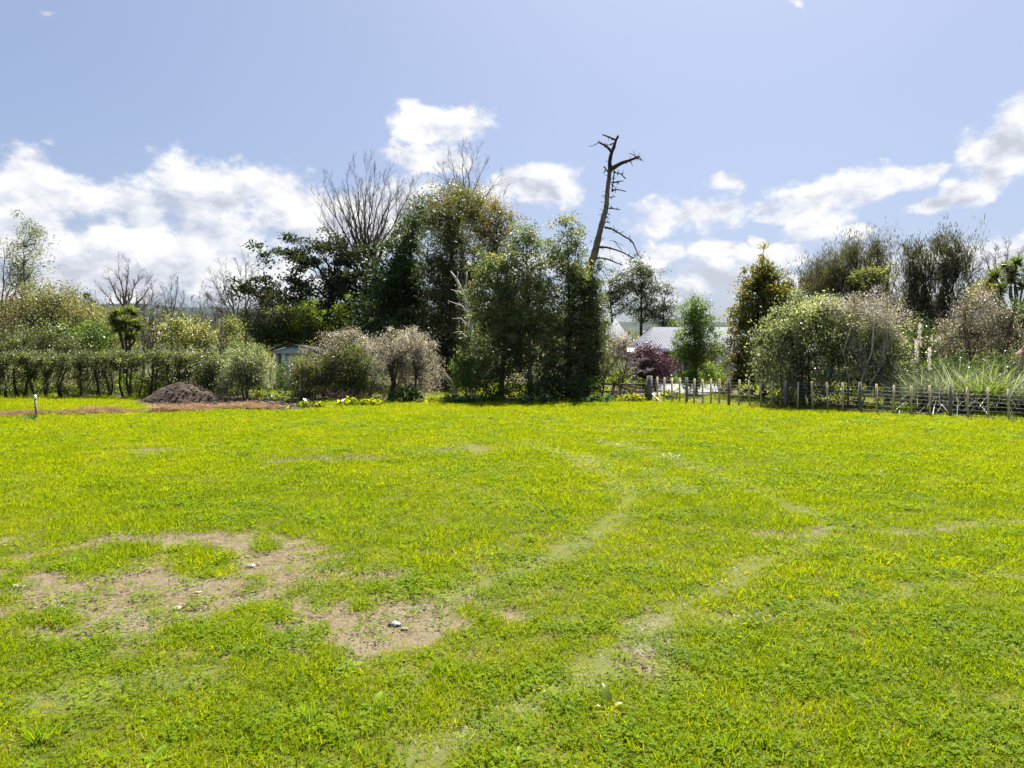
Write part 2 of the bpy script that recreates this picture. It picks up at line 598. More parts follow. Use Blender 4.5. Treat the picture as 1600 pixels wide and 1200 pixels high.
L['cabbage'] = leafmat('cabbage_leaf', [(0, (.030, .046, .014)), (.6, (.070, .09, .028)), (1, (.20, .18, .08))], .3, .4, .6)
L['tussock'] = leafmat('tussock_leaf', [(0, (.035, .05, .022)), (.5, (.085, .105, .055)), (1, (.26, .27, .20))], .34, .4, .6, (1.05, 1.1, .8))
L['flax'] = leafmat('strap_leaf', [(0, (.05, .085, .014)), (.6, (.11, .155, .02)), (1, (.2, .22, .04))], .32, .5, .5)
L['plume'] = leafmat('plume', [(0, (.42, .37, .31)), (1, (.65, .6, .52))], .6, .5, .2, (1.1, 1.05, .95))
L['arum'] = leafmat('arum_leaf', [(0, (.05, .085, .01)), (.5, (.13, .16, .012)), (1, (.30, .27, .015))], .3, .5, .5, (1.4, 1.3, .3))
L['bluegreen'] = leafmat('bluegreen_leaf', [(0, (.02, .045, .022)), (.6, (.045, .085, .04)), (1, (.1, .15, .07))], .25, .4, .6)
L['dock'] = leafmat('dock_leaf', [(0, (.07, .13, .006)), (.6, (.13, .20, .008)), (1, (.2, .24, .01))], .55, .5, .2)
L['grass'] = leafmat('grass_blade', [(0, (.075, .135, .002)), (.36, (.185, .25, .0015)), (.68, (.25, .31, .0015)), (.88, (.32, .30, .010)), (1, (.38, .33, .10))], .7, .55, .06, (1.25, 1.2, .2), True)
L['clover'] = leafmat('clover_leaf', [(0, (.075, .15, .002)), (.5, (.16, .24, .002)), (1, (.27, .33, .003))], .6, .55, .10, (1.3, 1.3, .25), True)
L['straw'] = leafmat('dead_grass', [(0, (.13, .08, .045)), (.5, (.26, .17, .10)), (1, (.46, .34, .22))], .6, .4, .2, (1.15, 1.0, .7), True)
L['dry'] = leafmat('dry_blade', [(0, (.14, .18, .03)), (.5, (.25, .285, .12)), (1, (.42, .43, .29))], .45, .45, .3, (1.15, 1.05, .6), True)
L['litter'] = leafmat('leaf_litter', [(0, (.025, .018, .018)), (.6, (.06, .042, .038)), (1, (.13, .09, .075))], .7, .2, .2, (1, 1, .8))


# ------------------------------------------------------------------ the ground
def pix(X, Y):
    Y = np.maximum(Y, 0.5)
    return 800 + F * X / Y, HY + F * H / Y


def ell(u, v, items, soft=1.0):
    """largest of 1 - normalised distance over a list of ellipses (cx, cy, rx, ry)"""
    d = np.full(u.shape, -3.0)
    for cx, cy, rx, ry in items:
        d = np.maximum(d, 1 - np.sqrt(((u - cx) / rx) ** 2 + ((v - cy) / ry) ** 2))
    return d


def polydist(X, Y, pts):
    """distance to a polyline given as photograph points on the ground"""
    P = [gnd(*p)[:2] for p in pts]
    d = np.full(X.shape, 1e3)
    for a, b in zip(P[:-1], P[1:]):
        ab = b - a
        t = np.clip(((X - a[0]) * ab[0] + (Y - a[1]) * ab[1]) / (ab @ ab), 0, 1)
        d = np.minimum(d, np.hypot(X - a[0] - t * ab[0], Y - a[1] - t * ab[1]))
    return d


BARE = [(150, 930, 260, 52), (330, 945, 260, 62), (560, 985, 190, 40), (650, 968, 150, 30), (420, 890, 110, 34), (40, 950, 170, 46), (640, 1015, 40, 30),
        (1030, 1008, 50, 42), (300, 840, 120, 8), (220, 930, 250, 60), (120, 965, 160, 40), (1240, 832, 60, 8), (1420, 830, 60, 5), (1180, 965, 70, 10), (230, 702, 50, 5), (740, 700, 40, 8),
        (470, 955, 150, 48), (220, 975, 200, 30)]
TRACKS = [[(945, 688), (1000, 703), (1100, 735), (1200, 772), (1290, 815), (1270, 845), (1180, 885), (1090, 935), (1020, 990), (930, 1050), (800, 1120), (640, 1190)],
          [(815, 690), (890, 715), (960, 745), (990, 775), (965, 810), (890, 855), (800, 895), (700, 940), (560, 985)],
          [(1600, 895), (1400, 925), (1250, 950), (1080, 970), (1000, 985)],
          [(1300, 822), (1400, 832), (1500, 822), (1600, 812)],
          [(300, 1060), (150, 1080), (0, 1110)], [(900, 710), (1010, 735), (1060, 770)]]


def masks(X, Y):
    u, v = pix(X, Y)
    n1 = fbm(X, Y, 1.1, 4, 3)
    n2 = fbm(X, Y, 0.35, 3, 11)
    n3 = fbm(X, Y, 0.13, 2, 33)
    bare = sstep(-0.30, 0.50, ell(u, v, BARE) * .95 + (n1 - 0.5) * 1.5 + (n2 - .5) * 2.2 + (n3 - .5) * 1.9)
    bare *= 1 - sstep(-.1, .4, ell(u, v, [(320, 882, 62, 22), (90, 970, 60, 14), (150, 880, 80, 14), (400, 962, 60, 14)]) + (n2 - .5) * 1.2)
    tr = np.zeros_like(X)
    for p in TRACKS:
        d = polydist(X, Y, p)
        tr = np.maximum(tr, sstep(.24, .06, d + (n2 - .5) * .2 + (n3 - .5) * .15))
    tr *= .35 + .65 * sstep(.25, .55, n1 + .12) * sstep(.25, .55, n2 + .12)
    rut = sstep(.50, .22, np.minimum(polydist(X, Y, [(432, 717), (500, 717), (575, 714)]), polydist(X, Y, [(640, 709), (692, 703)]) + .03) + (n2 - .5) * .12)
    soil = sstep(-.1, .25, ell(u, v, [(330, 630, 120, 12), (430, 634, 80, 10), (290, 628, 90, 9)]) + (n2 - .5) * .8)
    straw = sstep(.70, .25, polydist(X, Y, [(-60, 652), (100, 648), (250, 644), (420, 639)]) + (n2 - .5) * .5) * (u < 440) * sstep(.30, .48, fbm(X, Y, 1.3, 3, 88))
    beyond = sstep(28.3, 28.9, Y + (n1 - .5) * 1.0 - sstep(8, 6, X) * 0)        # planting behind the lawn
    fx = 6.05 + (30.1 - Y) * (9.55 / 9.3)
    beyond = np.maximum(beyond * (X < 5.5), sstep(0.1, .6, X - fx + (n2 - .5) * .4)) * (Y > 15)
    beyond = np.where((X < -8) & (Y < 30.6) & (soil < .3), 0, beyond)
    return dict(bare=bare, track=tr, rut=rut, soil=soil, straw=straw, beyond=beyond, n1=n1, n2=n2, u=u, v=v)


def relief(X, Y):
    return (fbm(X, Y, 2.6, 3, 21) - .5) * .05 * sstep(60, 30, np.abs(X) + Y * .5)


def grow(a, b, n, k):
    """n steps from a to b in growing steps"""
    t = np.linspace(0, 1, n + 1)[1:]
    return a + (b - a) * (np.exp(k * t) - 1) / (math.exp(k) - 1)


def build_ground():
    xs = np.concatenate([np.arange(-9, 9.001, .09)])
    xr = np.concatenate([np.arange(9.3, 30, .3), grow(30, 4000, 26, 5)])
    xs = np.concatenate([-xr[::-1], xs, xr])
    ys = np.concatenate([-grow(0, 600, 10, 4)[::-1], [0, .8, 1.6], np.arange(2.2, 12, .07), np.arange(12, 34, .16), grow(34, 5000, 34, 5)])
    X, Y = np.meshgrid(xs, ys)
    m = masks(X, Y)
    Z = relief(X, Y) - .06 * m['rut'] - .02 * m['bare'] + .05 * (fbm(X, Y, .2, 3, 40) - .5) * np.maximum(m['bare'], m['soil'])
    Z = np.where(Y < 1.5, 0, Z)
    V = np.stack([X, Y, Z], -1).reshape(-1, 3)
    ny, nx = X.shape
    i = (np.arange(ny - 1)[:, None] * nx + np.arange(nx - 1)[None]).ravel()
    Fq = np.stack([i, i + 1, i + nx + 1, i + nx], -1)
    g1 = np.stack([np.maximum(m['bare'], m['rut']), m['soil'], m['straw'], np.ones_like(X)], -1).reshape(-1, 4)
    g2 = np.stack([m['beyond'], m['track'], m['n1'], np.ones_like(X)], -1).reshape(-1, 4)
    mt, t = new_mat('lawn_ground')
    a1 = t.n('ShaderNodeAttribute', attribute_name='g1')
    a2 = t.n('ShaderNodeAttribute', attribute_name='g2')
    s1 = t.n('ShaderNodeSeparateColor')
    s2 = t.n('ShaderNodeSeparateColor')
    t.link(a1.outputs['Color'], s1.inputs[0])
    t.link(a2.outputs['Color'], s2.inputs[0])
    tc = t.n('ShaderNodeTexCoord')
    nf = t.noise(tc.outputs['Object'], 22, 6, .7)
    nm = t.noise(tc.outputs['Object'], 2.2, 5, .6)
    green = t.mix(t.maprange(nm, .3, .7), (.050, .062, .006, 1), (.080, .085, .010, 1))
    green = t.mix(t.maprange(nf, .45, .75), green, (.075, .06, .022, 1))
    tan = t.mix(t.maprange(nf, .3, .7), (.060, .044, .025, 1), (.175, .138, .085, 1))
    nv = t.noise(tc.outputs['Object'], 70, 3, .6)
    tan = t.mix(t.maprange(nm, .4, .75), tan, (.145, .12, .085, 1))
    tan = t.mix(t.maprange(nv, .52, .66), tan, (.055, .04, .022, 1))
    soilc = t.mix(t.maprange(nf, .3, .7), (.045, .033, .027, 1), (.12, .088, .07, 1))
    strawc = t.mix(t.maprange(nf, .3, .7), (.11, .06, .03, 1), (.22, .13, .07, 1))
    rough = t.mix(t.maprange(nm, .35, .65), (.055, .06, .018, 1), (.10, .085, .035, 1))
    green = t.mix(t.math('MULTIPLY', s2.outputs[1], .5), green, (.11, .125, .05, 1))
    c = t.mix(s1.outputs[0], green, tan)
    c = t.mix(s2.outputs[0], c, rough)
    c = t.mix(s1.outputs[2], c, strawc)
    c = t.mix(s1.outputs[1], c, soilc)
    finish(t, principled(t, c, .95, .1, 0, bump(t, nf, .6, .03)))
    o = mesh('lawn', V, Fq, mt, attrs={'g1': ('FLOAT_COLOR', g1), 'g2': ('FLOAT_COLOR', g2)}, smooth=True)
    tag(o, 'bright green mown lawn with worn tan patches', None, None, 'structure')


build_ground()


# ------------------------------------------------------------------ grass
def strips(base, dirs, length, width, bend, segs=2):
    """n grass-like strips: base (n,3), dirs (n,3) start direction, bend adds droop. -> V, quads, tris"""
    n = len(base)
    d = dirs / np.linalg.norm(dirs, axis=1, keepdims=True)
    s = np.cross(d, np.array([0, 0, 1.0]) + rng.normal(size=(n, 3)) * .35)
    s /= np.linalg.norm(s, axis=1, keepdims=True) + 1e-9
    rows = []
    hor = d * np.array([1, 1, 0])
    for k in range(segs + 1):
        f = k / segs
        p = base + d * (length * f)[:, None] + (hor * .6 - np.array([0, 0, 1.0])) * (bend * length * f * f)[:, None]
        w = width * (1 - f * .9) if k else width
        if k == segs:
            rows.append(p[:, None])
        else:
            rows.append(np.stack([p - s * (w / 2)[:, None], p + s * (w / 2)[:, None]], 1))
    V = np.concatenate(rows, 1)
    m = 2 * segs + 1
    o = np.arange(n)[:, None] * m
    Q = [o + np.array([[2 * k, 2 * k + 1, 2 * k + 3, 2 * k + 2]]) for k in range(segs - 1)]
    T = o + np.array([[2 * segs - 2, 2 * segs - 1, 2 * segs]])
    return V.reshape(-1, 3), (np.concatenate(Q) if Q else np.zeros((0, 4), int)), T, m


def tuft(name, n, rad, h, w, mat, lean=.6, bend=.3, flat=False, segs=2):
    r = rad * np.sqrt(rng.random(n))
    a = rng.random(n) * 2 * math.pi
    base = np.stack([r * np.cos(a), r * np.sin(a), np.full(n, -.006)], 1)
    d = np.stack([rng.normal(size=n) * lean, rng.normal(size=n) * lean, np.full(n, .22 if flat else 1.0)], 1)
    Lh = h * rng.uniform(.45, 1.15, n)
    V, Q, T, m = strips(base, d, Lh, w * rng.uniform(.6, 1.3, n), bend * rng.random(n), segs)
    V[:, 2] = np.maximum(V[:, 2], .002)
    return mesh(name, V, [Q, T], mat, attrs={'rnd': ('FLOAT', np.repeat(rng.random(n), m))}, link=False)


def clover_tuft(name, n, rad, h, s, mat):
    Vs, Fs, rn = [], [], []
    k = 0
    for i in range(n):
        r, a = rad * math.sqrt(rng.random()), rng.random() * 6.28
        c = np.array([r * math.cos(a), r * math.sin(a), h * rng.uniform(.4, 1.1) * (1 - .5 * (r / rad) ** 2)])
        tilt = rng.normal(size=2) * .35
        a0 = rng.random() * 6.28
        ss = s * rng.uniform(.6, 1.3)
        for j in range(3):
            b = a0 + j * 2.094
            e = np.array([math.cos(b), math.sin(b)])
            q = np.array([-e[1], e[0]])
            P = [c[:2], c[:2] + ss * (.55 * e + .48 * q), c[:2] + ss * 1.0 * e, c[:2] + ss * (.55 * e - .48 * q)]
            for p in P:
                Vs.append([p[0], p[1], c[2] + (p - c[:2]) @ tilt])
            Fs.append([k, k + 1, k + 2, k + 3])
            k += 4
        rn += [rng.random()] * 12
    return mesh(name, np.array(Vs), np.array(Fs), mat, attrs={'rnd': ('FLOAT', rn)}, link=False)


def scatter(name, pts, rotz, scl, idx, tint, variants, label, tilt=.0):
    """one object of kind stuff: a cloud of points on which geometry nodes lay the variants' meshes"""
    n = len(pts)
    rot = np.stack([rng.normal(size=n) * tilt, rng.normal(size=n) * tilt, rotz], 1)
    o = mesh(name, pts, [], None, attrs={'rot': ('FLOAT_VECTOR', rot), 'scl': ('FLOAT', scl), 'idx': ('INT', idx), 'tint': ('FLOAT', tint)})
    g = bpy.data.node_groups.new(name + '_scatter', 'GeometryNodeTree')
    g.interface.new_socket('Geometry', in_out='INPUT', socket_type='NodeSocketGeometry')
    g.interface.new_socket('Geometry', in_out='OUTPUT', socket_type='NodeSocketGeometry')
    N = g.nodes.new
    gi, go = N('NodeGroupInput'), N('NodeGroupOutput')
    ip = N('GeometryNodeInstanceOnPoints')
    jn = N('GeometryNodeJoinGeometry')
    for v in reversed(variants):
        oi = N('GeometryNodeObjectInfo')
        oi.inputs['Object'].default_value = v
        oi.inputs['As Instance'].default_value = False
        gt = N('GeometryNodeGeometryToInstance')
        g.links.new(oi.outputs['Geometry'], gt.inputs[0])
        g.links.new(gt.outputs[0], jn.inputs[0])

    def na(nm, typ):
        a = N('GeometryNodeInputNamedAttribute')
        a.data_type = typ
        a.inputs['Name'].default_value = nm
        return a.outputs['Attribute']
    g.links.new(gi.outputs[0], ip.inputs['Points'])
    g.links.new(jn.outputs[0], ip.inputs['Instance'])
    ip.inputs['Pick Instance'].default_value = True
    g.links.new(na('idx', 'INT'), ip.inputs['Instance Index'])
    e2r = N('FunctionNodeEulerToRotation')
    g.links.new(na('rot', 'FLOAT_VECTOR'), e2r.inputs[0])
    g.links.new(e2r.outputs[0], ip.inputs['Rotation'])
    g.links.new(na('scl', 'FLOAT'), ip.inputs['Scale'])
    g.links.new(ip.outputs[0], go.inputs[0])
    md = o.modifiers.new('scatter', 'NODES')
    md.node_group = g
    for v in variants:
        if v.data.materials and v.data.materials[0].name not in o.data.materials:
            o.data.materials.append(v.data.materials[0])
    return tag(o, label, None, None, 'stuff')


def sample_area(y0, y1, dens, spread=.95, pad=1.0):
    """random ground points in the wedge in front of the camera"""
    area = spread * (y1 * y1 - y0 * y0) + 2 * pad * (y1 - y0)
    n = int(area * dens)
    Y = np.sqrt(rng.random(n) * (y1 * y1 - y0 * y0) + y0 * y0)
    X = (rng.random(n) * 2 - 1) * (spread * Y + pad)
    return X, Y


def build_grass():
    near = [tuft('grass_tuft', 26, .085, .070, .0055, L['grass'], .55, .35) for _ in range(4)]
    near += [tuft('grass_tuft', 26, .10, .052, .0060, L['grass'], .9, .4) for _ in range(3)]
    far = [tuft('grass_tuft', 90, .26, .062, .010, L['grass'], .6, .3) for _ in range(5)]
    clov = [clover_tuft('clover_tuft', 34, .10, .038, .0115, L['clover']) for _ in range(4)]
    dry = [tuft('dry_tuft', 26, .09, .042, .0040, L['dry'], 1.0, .3, True) for _ in range(3)]
    dryf = [tuft('dry_tuft', 60, .22, .055, .009, L['dry'], 1.0, .3, True) for _ in range(2)]
    V = near + far + dry + dryf
    iN, iF, iD, iDF = 0, 7, 12, 15
    P, I, S, T = [], [], [], []

    def put(X, Y, idx, scl, tint):
        P.append(np.stack([X, Y, relief(X, Y)], 1))
        I.append(idx)
        S.append(scl)
        T.append(np.clip(tint, 0, 1))
    # near tufts
    for y0, y1, dens, near_lod in ((2.6, 6.0, 300, True), (6.0, 10.5, 190, True), (10.5, 18, 60, False), (18, 31.5, 38, False)):
        X, Y = sample_area(y0, y1, dens)
        m = masks(X, Y)
        keep = rng.random(len(X)) > np.clip(m['bare'] * (.62 + .34 * (m['n2'] > .48)) + m['soil'] * 1.2 + m['straw'] * .85 + m['beyond'] + m['rut'] * 1.3 + m['track'] * .25, 0, 1)
        big = fbm(X, Y, 3.2, 3, 60)
        tint = .38 + (big - .5) * .40 + (m['n2'] - .5) * .50 + rng.normal(size=len(X)) * .24 + m['bare'] * .3 + m['track'] * .25
        tint += .17 * sstep(8, 20, Y) + .22 * sstep(.60, .72, fbm(X, Y, 1.4, 3, 70)) - .16 * sstep(.58, .70, fbm(X, Y, .9, 3, 71))
        hs = .75 + .7 * fbm(X, Y, .8, 3, 77) + .3 * sstep(14, 26, Y)
        hs *= 1 - .55 * m['bare'] - .35 * m['track']
        k = keep
        nn = k.sum()
        idx = iN + rng.integers(0, 7, nn) if near_lod else iF + rng.integers(0, 5, nn)
        if y0 >= 6 and near_lod:
            hs = hs * 1.25
        put(X[k], Y[k], idx, (hs * rng.uniform(.75, 1.3, len(X)))[k], tint[k])
        # pale flattened blades on the tracks and round the bare ground
        pd = np.clip(m['track'] * (.8 if near_lod else 1.3) + .05 * (m['n2'] > .6) + m['bare'] * .22 * (rng.random(len(X)) > .5) + .02, 0, 1) * (1 - m['beyond']) * (1 - m['soil'])
        k = (rng.random(len(X)) < pd * (.55 if near_lod else .8))
        nn = k.sum()
        put(X[k], Y[k], iD + rng.integers(0, 3, nn) if near_lod else iDF + rng.integers(0, 2, nn), rng.uniform(.5, .95, nn) if near_lod else rng.uniform(.8, 1.5, nn), rng.uniform(.1, .9, nn))
    n = sum(len(p) for p in P)
    scatter('grass', np.concatenate(P), rng.random(n) * 6.28, np.concatenate(S), np.concatenate(I), np.concatenate(T), V,
            'short yellow-green grass blades covering the lawn', .12)
    # clover
    P, I, S, T = [], [], [], []
    for y0, y1, dens in ((2.6, 7, 120), (7, 14, 52), (14, 25, 24)):
        X, Y = sample_area(y0, y1, dens)
        m = masks(X, Y)
        c = fbm(X, Y, .75, 4, 90) * .65 + fbm(X, Y, .22, 2, 91) * .35
        spots = ell(m['u'], m['v'], [(320, 882, 70, 25), (90, 970, 70, 18), (150, 880, 90, 16), (400, 962, 60, 14), (1500, 1140, 200, 70), (1060, 1060, 60, 100),
                                     (150, 1000, 240, 22), (1300, 960, 300, 60), (700, 920, 160, 20), (420, 1150, 260, 60)])
        w = .16 * sstep(9, 5, Y) + .8 * sstep(.52, .66, c + np.clip(spots, 0, 1) * .25 + .04 * sstep(10, 4, Y)) * (1 - m['soil']) * (1 - m['beyond']) * (1 - .8 * m['bare'] * (spots < .1)) * (1 - .7 * m['track'])
        k = rng.random(len(X)) < w
        nn = k.sum()
        P.append(np.stack([X, Y, relief(X, Y)], 1)[k])
        I.append(rng.integers(0, 4, nn))
        S.append(rng.uniform(.8, 1.4, nn) * (1 if y0 < 7 else 1.35 if y0 < 14 else 1.9))
        T.append(np.clip(.35 + rng.normal(size=nn) * .25, 0, 1))
    n = sum(len(p) for p in P)
    scatter('clover', np.concatenate(P), rng.random(n) * 6.28, np.concatenate(S), np.concatenate(I), np.concatenate(T), clov,
            'dark green clover growing in patches through the lawn', .1)
    # dead sprayed grass strip
    st = [tuft('straw_tuft', 70, .20, .20, .011, L['straw'], .9, .5) for _ in range(4)]
    X = rng.uniform(-24, -7.5, 9000)
    Y = rng.uniform(21, 28, 9000)
    m = masks(X, Y)
    k = rng.random(9000) < m['straw'] * .9
    X, Y = X[k], Y[k]
    n = len(X)
    hump = fbm(X, Y, .9, 2, 5)
    scatter('dead_grass', np.stack([X, Y, relief(X, Y) + .16 * hump], 1), rng.random(n) * 6.28, rng.uniform(.6, 1.2, n) * (.5 + hump), rng.integers(0, 4, n), np.clip(hump + rng.normal(size=n) * .2, 0, 1), st,
            'strip of sprayed orange-brown dead grass along the left lawn edge', .2)
    # rough long grass and weeds among the shrubs behind
    rg = [tuft('rough_tuft', 60, .22, .30, .014, L['grass'], .45, .5) for _ in range(3)] + [tuft('rough_tuft', 50, .22, .26, .013, L['dry'], .5, .5) for _ in range(2)]
    X = rng.uniform(-30, 22, 16000)
    Y = rng.uniform(21, 44, 16000)
    m = masks(X, Y)
    fx = 6.05 + (30.1 - Y) * (9.55 / 9.3)
    k = (m['beyond'] > .5) & (m['soil'] < .3) & (rng.random(16000) < .55) & ~((X > 5.6) & (Y > 33.5) & (X < 13))
    X, Y = X[k], Y[k]
    n = len(X)
    scatter('rough_grass', np.stack([X, Y, relief(X, Y)], 1), rng.random(n) * 6.28, rng.uniform(.4, 1.1, n), rng.integers(0, 5, n), np.clip(.5 + rng.normal(size=n) * .25, 0, 1), rg,
            'long unmown grass between the shrubs behind the lawn', .15)


build_grass()


# ------------------------------------------------------------------ trees and shrubs
def leaves(C, dirs, Ln, W, rnd, name, mat, parent, fold=.0):
    """rhombic leaves: C base points (n,3)"""
    n = len(C)
    d = dirs / (np.linalg.norm(dirs, axis=1, keepdims=True) + 1e-9)
    s = np.cross(d, rng.normal(size=(n, 3)))
    s /= np.linalg.norm(s, axis=1, keepdims=True) + 1e-9
    Ln, W = Ln[:, None], W[:, None]
    V = np.stack([C, C + d * Ln * .5 + s * W * .5, C + d * Ln, C + d * Ln * .5 - s * W * .5], 1).reshape(-1, 3)
    Fq = (np.arange(n)[:, None] * 4 + np.array([[0, 1, 2, 3]]))
    return mesh(name, V, Fq, mat, parent, attrs={'rnd': ('FLOAT', np.repeat(rnd, 4))})


BLOBK = 1.16


def blob_world(b, Y, depth=.85):
    cx, cy, rx, ry = b[:4]
    dy = b[4] if len(b) > 4 else 0.0
    c = at(cx, cy, Y + dy)
    k = (Y + dy) / F
    return c, np.array([rx * k, rx * k * depth, ry * k]) * BLOBK


def curve_pts(a, b, sag, n=6, jit=.0):
    t = np.linspace(0, 1, n)[:, None]
    a, b = np.array(a, float), np.array(b, float)
    L_ = np.linalg.norm(b - a)
    p = a + (b - a) * t
    p[:, 2] += sag * L_ * (t * (1 - t))[:, 0] * 4
    p[1:-1] += rng.normal(size=(n - 2, 3)) * jit * L_
    return p


LAIK = 1.25


def foliage_tree(name, label, cat, Y, bx, blobs, mat, bark='bark', leaf=(.10, .05), lai=3.0, clump=.30, fz=.8, up=.15, out=.5, droop=0.0,
                 trunk_r=.12, trunk_top=None, limbs=24, group=None, edge=.5, base_y=None, stems=1, toppx=None, zmin=.05, cut=None, tone=.0, trunks=None, limb_r=.28, parts=('trunk', 'crown'), sep=False, brush=0.0, voids=.6, shoots=.17):
    """a tree whose crown is many leaves in clumps spread through overlapping masses, carried by trunk and limbs"""
    base = np.array([(bx - 800) / F * Y, Y, 0.0])
    base[2] = 0
    T = empty(name, base, label, cat, group)
    B = [blob_world(b, Y) for b in blobs]
    area = np.array([math.pi * r[0] * r[2] for c, r in B])
    top = max(c[2] + r[2] * .8 for c, r in B)
    la = leaf[0] * leaf[1] * .5
    nleaf = int(lai * LAIK * area.sum() / la)
    if nleaf > 28500:           # large crowns: fewer, slightly larger leaves
        kf = (nleaf / 28500) ** .5
        leaf, nleaf = (leaf[0] * kf, leaf[1] * kf), 28500
    nper = 62
    ncl = max(12, nleaf // nper)
    bi = rng.choice(len(B), ncl, p=area / area.sum())
    dv = rng.normal(size=(ncl, 3))
    dv /= np.linalg.norm(dv, axis=1, keepdims=True)
    rad = rng.random(ncl) ** edge * rng.uniform(.85, 1.15, ncl)
    C = np.array([B[i][0] for i in bi]) + dv * rad[:, None] * np.array([B[i][1] for i in bi])
    # ragged outline: some shoots stand out, some hollows stay empty
    sh = rng.random(ncl) < shoots
    C[sh] += dv[sh] * rng.uniform(.4, 1.5, (sh.sum(), 1)) * clump * np.array([1, 1, 1.2])
    ph = rng.random(6) * 6.28
    fq = 1.1 / max(clump, .2)
    vo = np.sin(C[:, 0] * fq + ph[0]) * np.sin(C[:, 2] * fq * .9 + ph[1]) + np.sin(C[:, 0] * fq * 1.7 + C[:, 2] * fq + ph[2]) * .7 + .4 * np.sin(C[:, 1] * fq + ph[3])
    hid = (vo < -.75) & (rng.random(ncl) < voids)
    C[hid] = C[rng.choice(np.flatnonzero(~hid), hid.sum())] + rng.normal(size=(hid.sum(), 3)) * clump * .5
    C += rng.normal(size=C.shape) * clump * .45
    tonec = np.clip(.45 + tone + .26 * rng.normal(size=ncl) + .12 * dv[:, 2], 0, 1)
    k = rng.integers(0, ncl, nleaf)
    csz = clump * rng.uniform(.45, 1.5, ncl)
    off = rng.normal(size=(nleaf, 3)) * csz[k][:, None] * np.array([1, 1, fz]) * .62
    if brush:
        hh = rng.random(nleaf)
        tip = rng.normal(size=(ncl, 3)) * [.45, .45, .15] + [0, 0, 1]
        off = off * (.35 + .75 * hh)[:, None] + tip[k] * (hh * brush * csz[k] / clump)[:, None]
    P = C[k] + off
    D = rng.normal(size=(nleaf, 3)) + out * off / (csz[k][:, None] + 1e-6) + np.array([0, 0, up * 3 - droop * 3])
    keep = P[:, 2] > zmin
    if cut is not None:
        keep &= cut(P)
    P, D, k = P[keep], D[keep], k[keep]
    n = len(P)
    rnd = np.clip(tonec[k] + rng.normal(size=n) * .2, 0, 1)
    s = rng.uniform(.65, 1.3, n)
    leaves(P, D, leaf[0] * s, leaf[1] * s, rnd, parts[1], mat, T)
    # trunk(s) and limbs
    gx = Geo()
    tps = []
    if trunks is None:
        tt = trunk_top if trunk_top is not None else top * .86
        topc = C[np.argmax(C[:, 2])]
        for sidx in range(stems):
            g = Geo()
            j = rng.normal(size=2) * (.12 + .035 * stems) if stems > 1 else np.zeros(2)
            b0 = base + np.array([*j, -.1])
            end = np.array([base[0] * .5 + topc[0] * .5 + (j[0] * 3), Y + j[1] * 3, tt])
            mid = (b0 + end) / 2 + np.array([rng.normal() * .06 * tt * .4, rng.normal() * .05 * tt * .4, 0])
            t = np.linspace(0, 1, 9)[:, None]
            pts = (1 - t) ** 2 * b0 + 2 * t * (1 - t) * mid + t * t * end
            rr = trunk_r / math.sqrt(stems) * (1 - .85 * t[:, 0]) * np.where(t[:, 0] == 0, 1.35, 1)
            g.tube(pts, np.maximum(rr, .008), 8, rough=.06)
            g.build(parts[0], M[bark], T, smooth=True)
            if sidx == 0:
                tp = pts
            if stems > 1:
                tps.append(pts)
    else:
        for pl, r0, r1 in trunks:
            g = Geo()
            pts = np.array([at(x, y, Y) for x, y in pl])
            pts[:, 1] += np.linspace(0, rng.normal() * .3, len(pts))
            if pts[0][2] < .3:
                pts[0][2] = -.08
            g.tube(pts, np.linspace(r0, r1, len(pts)), 7, rough=.06)
            g.build(parts[0], M[bark], T, smooth=True)
            tp = pts
            tps.append(pts)
    if limbs:
        ks = rng.choice(ncl, min(limbs, ncl), replace=False)
        P0, P1, r0, r1 = [], [], [], []
        for q in ks:
            c = C[q]
            if c[2] < .2:
                continue
            zt = np.clip(c[2] - (.35 + .5 * rng.random()) * np.hypot(c[0] - base[0], c[1] - base[1]) - .2, max(.2, tp[0][2]), tp[-1][2])
            if tps:
                tp = tps[int(np.argmin([np.linalg.norm((q_[-1] - c)[:2]) + rng.random() * .5 for q_ in tps]))]
                tt_ = np.linspace(0, 1, 14)
                tp = np.stack([np.interp(tt_, np.linspace(0, 1, len(tp)), tp[:, a_]) for a_ in range(3)], 1)
                zt = rng.uniform(.45, 1) * tp[-1][2]
            i = np.argmin(np.abs(tp[:, 2] - zt))
            pts = curve_pts(tp[i], c, rng.uniform(.0, .12), 6, .03)
            rs = np.linspace(trunk_r * limb_r * (1 - .5 * i / len(tp)), trunk_r * .05 + .003, 6)
            if sep:
                Geo().tube(pts, rs, 6).build('limb', M[bark], T, smooth=True)
                continue
            P0 += list(pts[:-1])
            P1 += list(pts[1:])
            r0 += list(rs[:-1])
            r1 += list(rs[1:])
        if P0:
            gx.segs(np.array(P0), np.array(P1), np.array(r0), np.array(r1), 5)
            gx.build('limbs', M[bark], T)['kind'] = 'stuff'
    return T


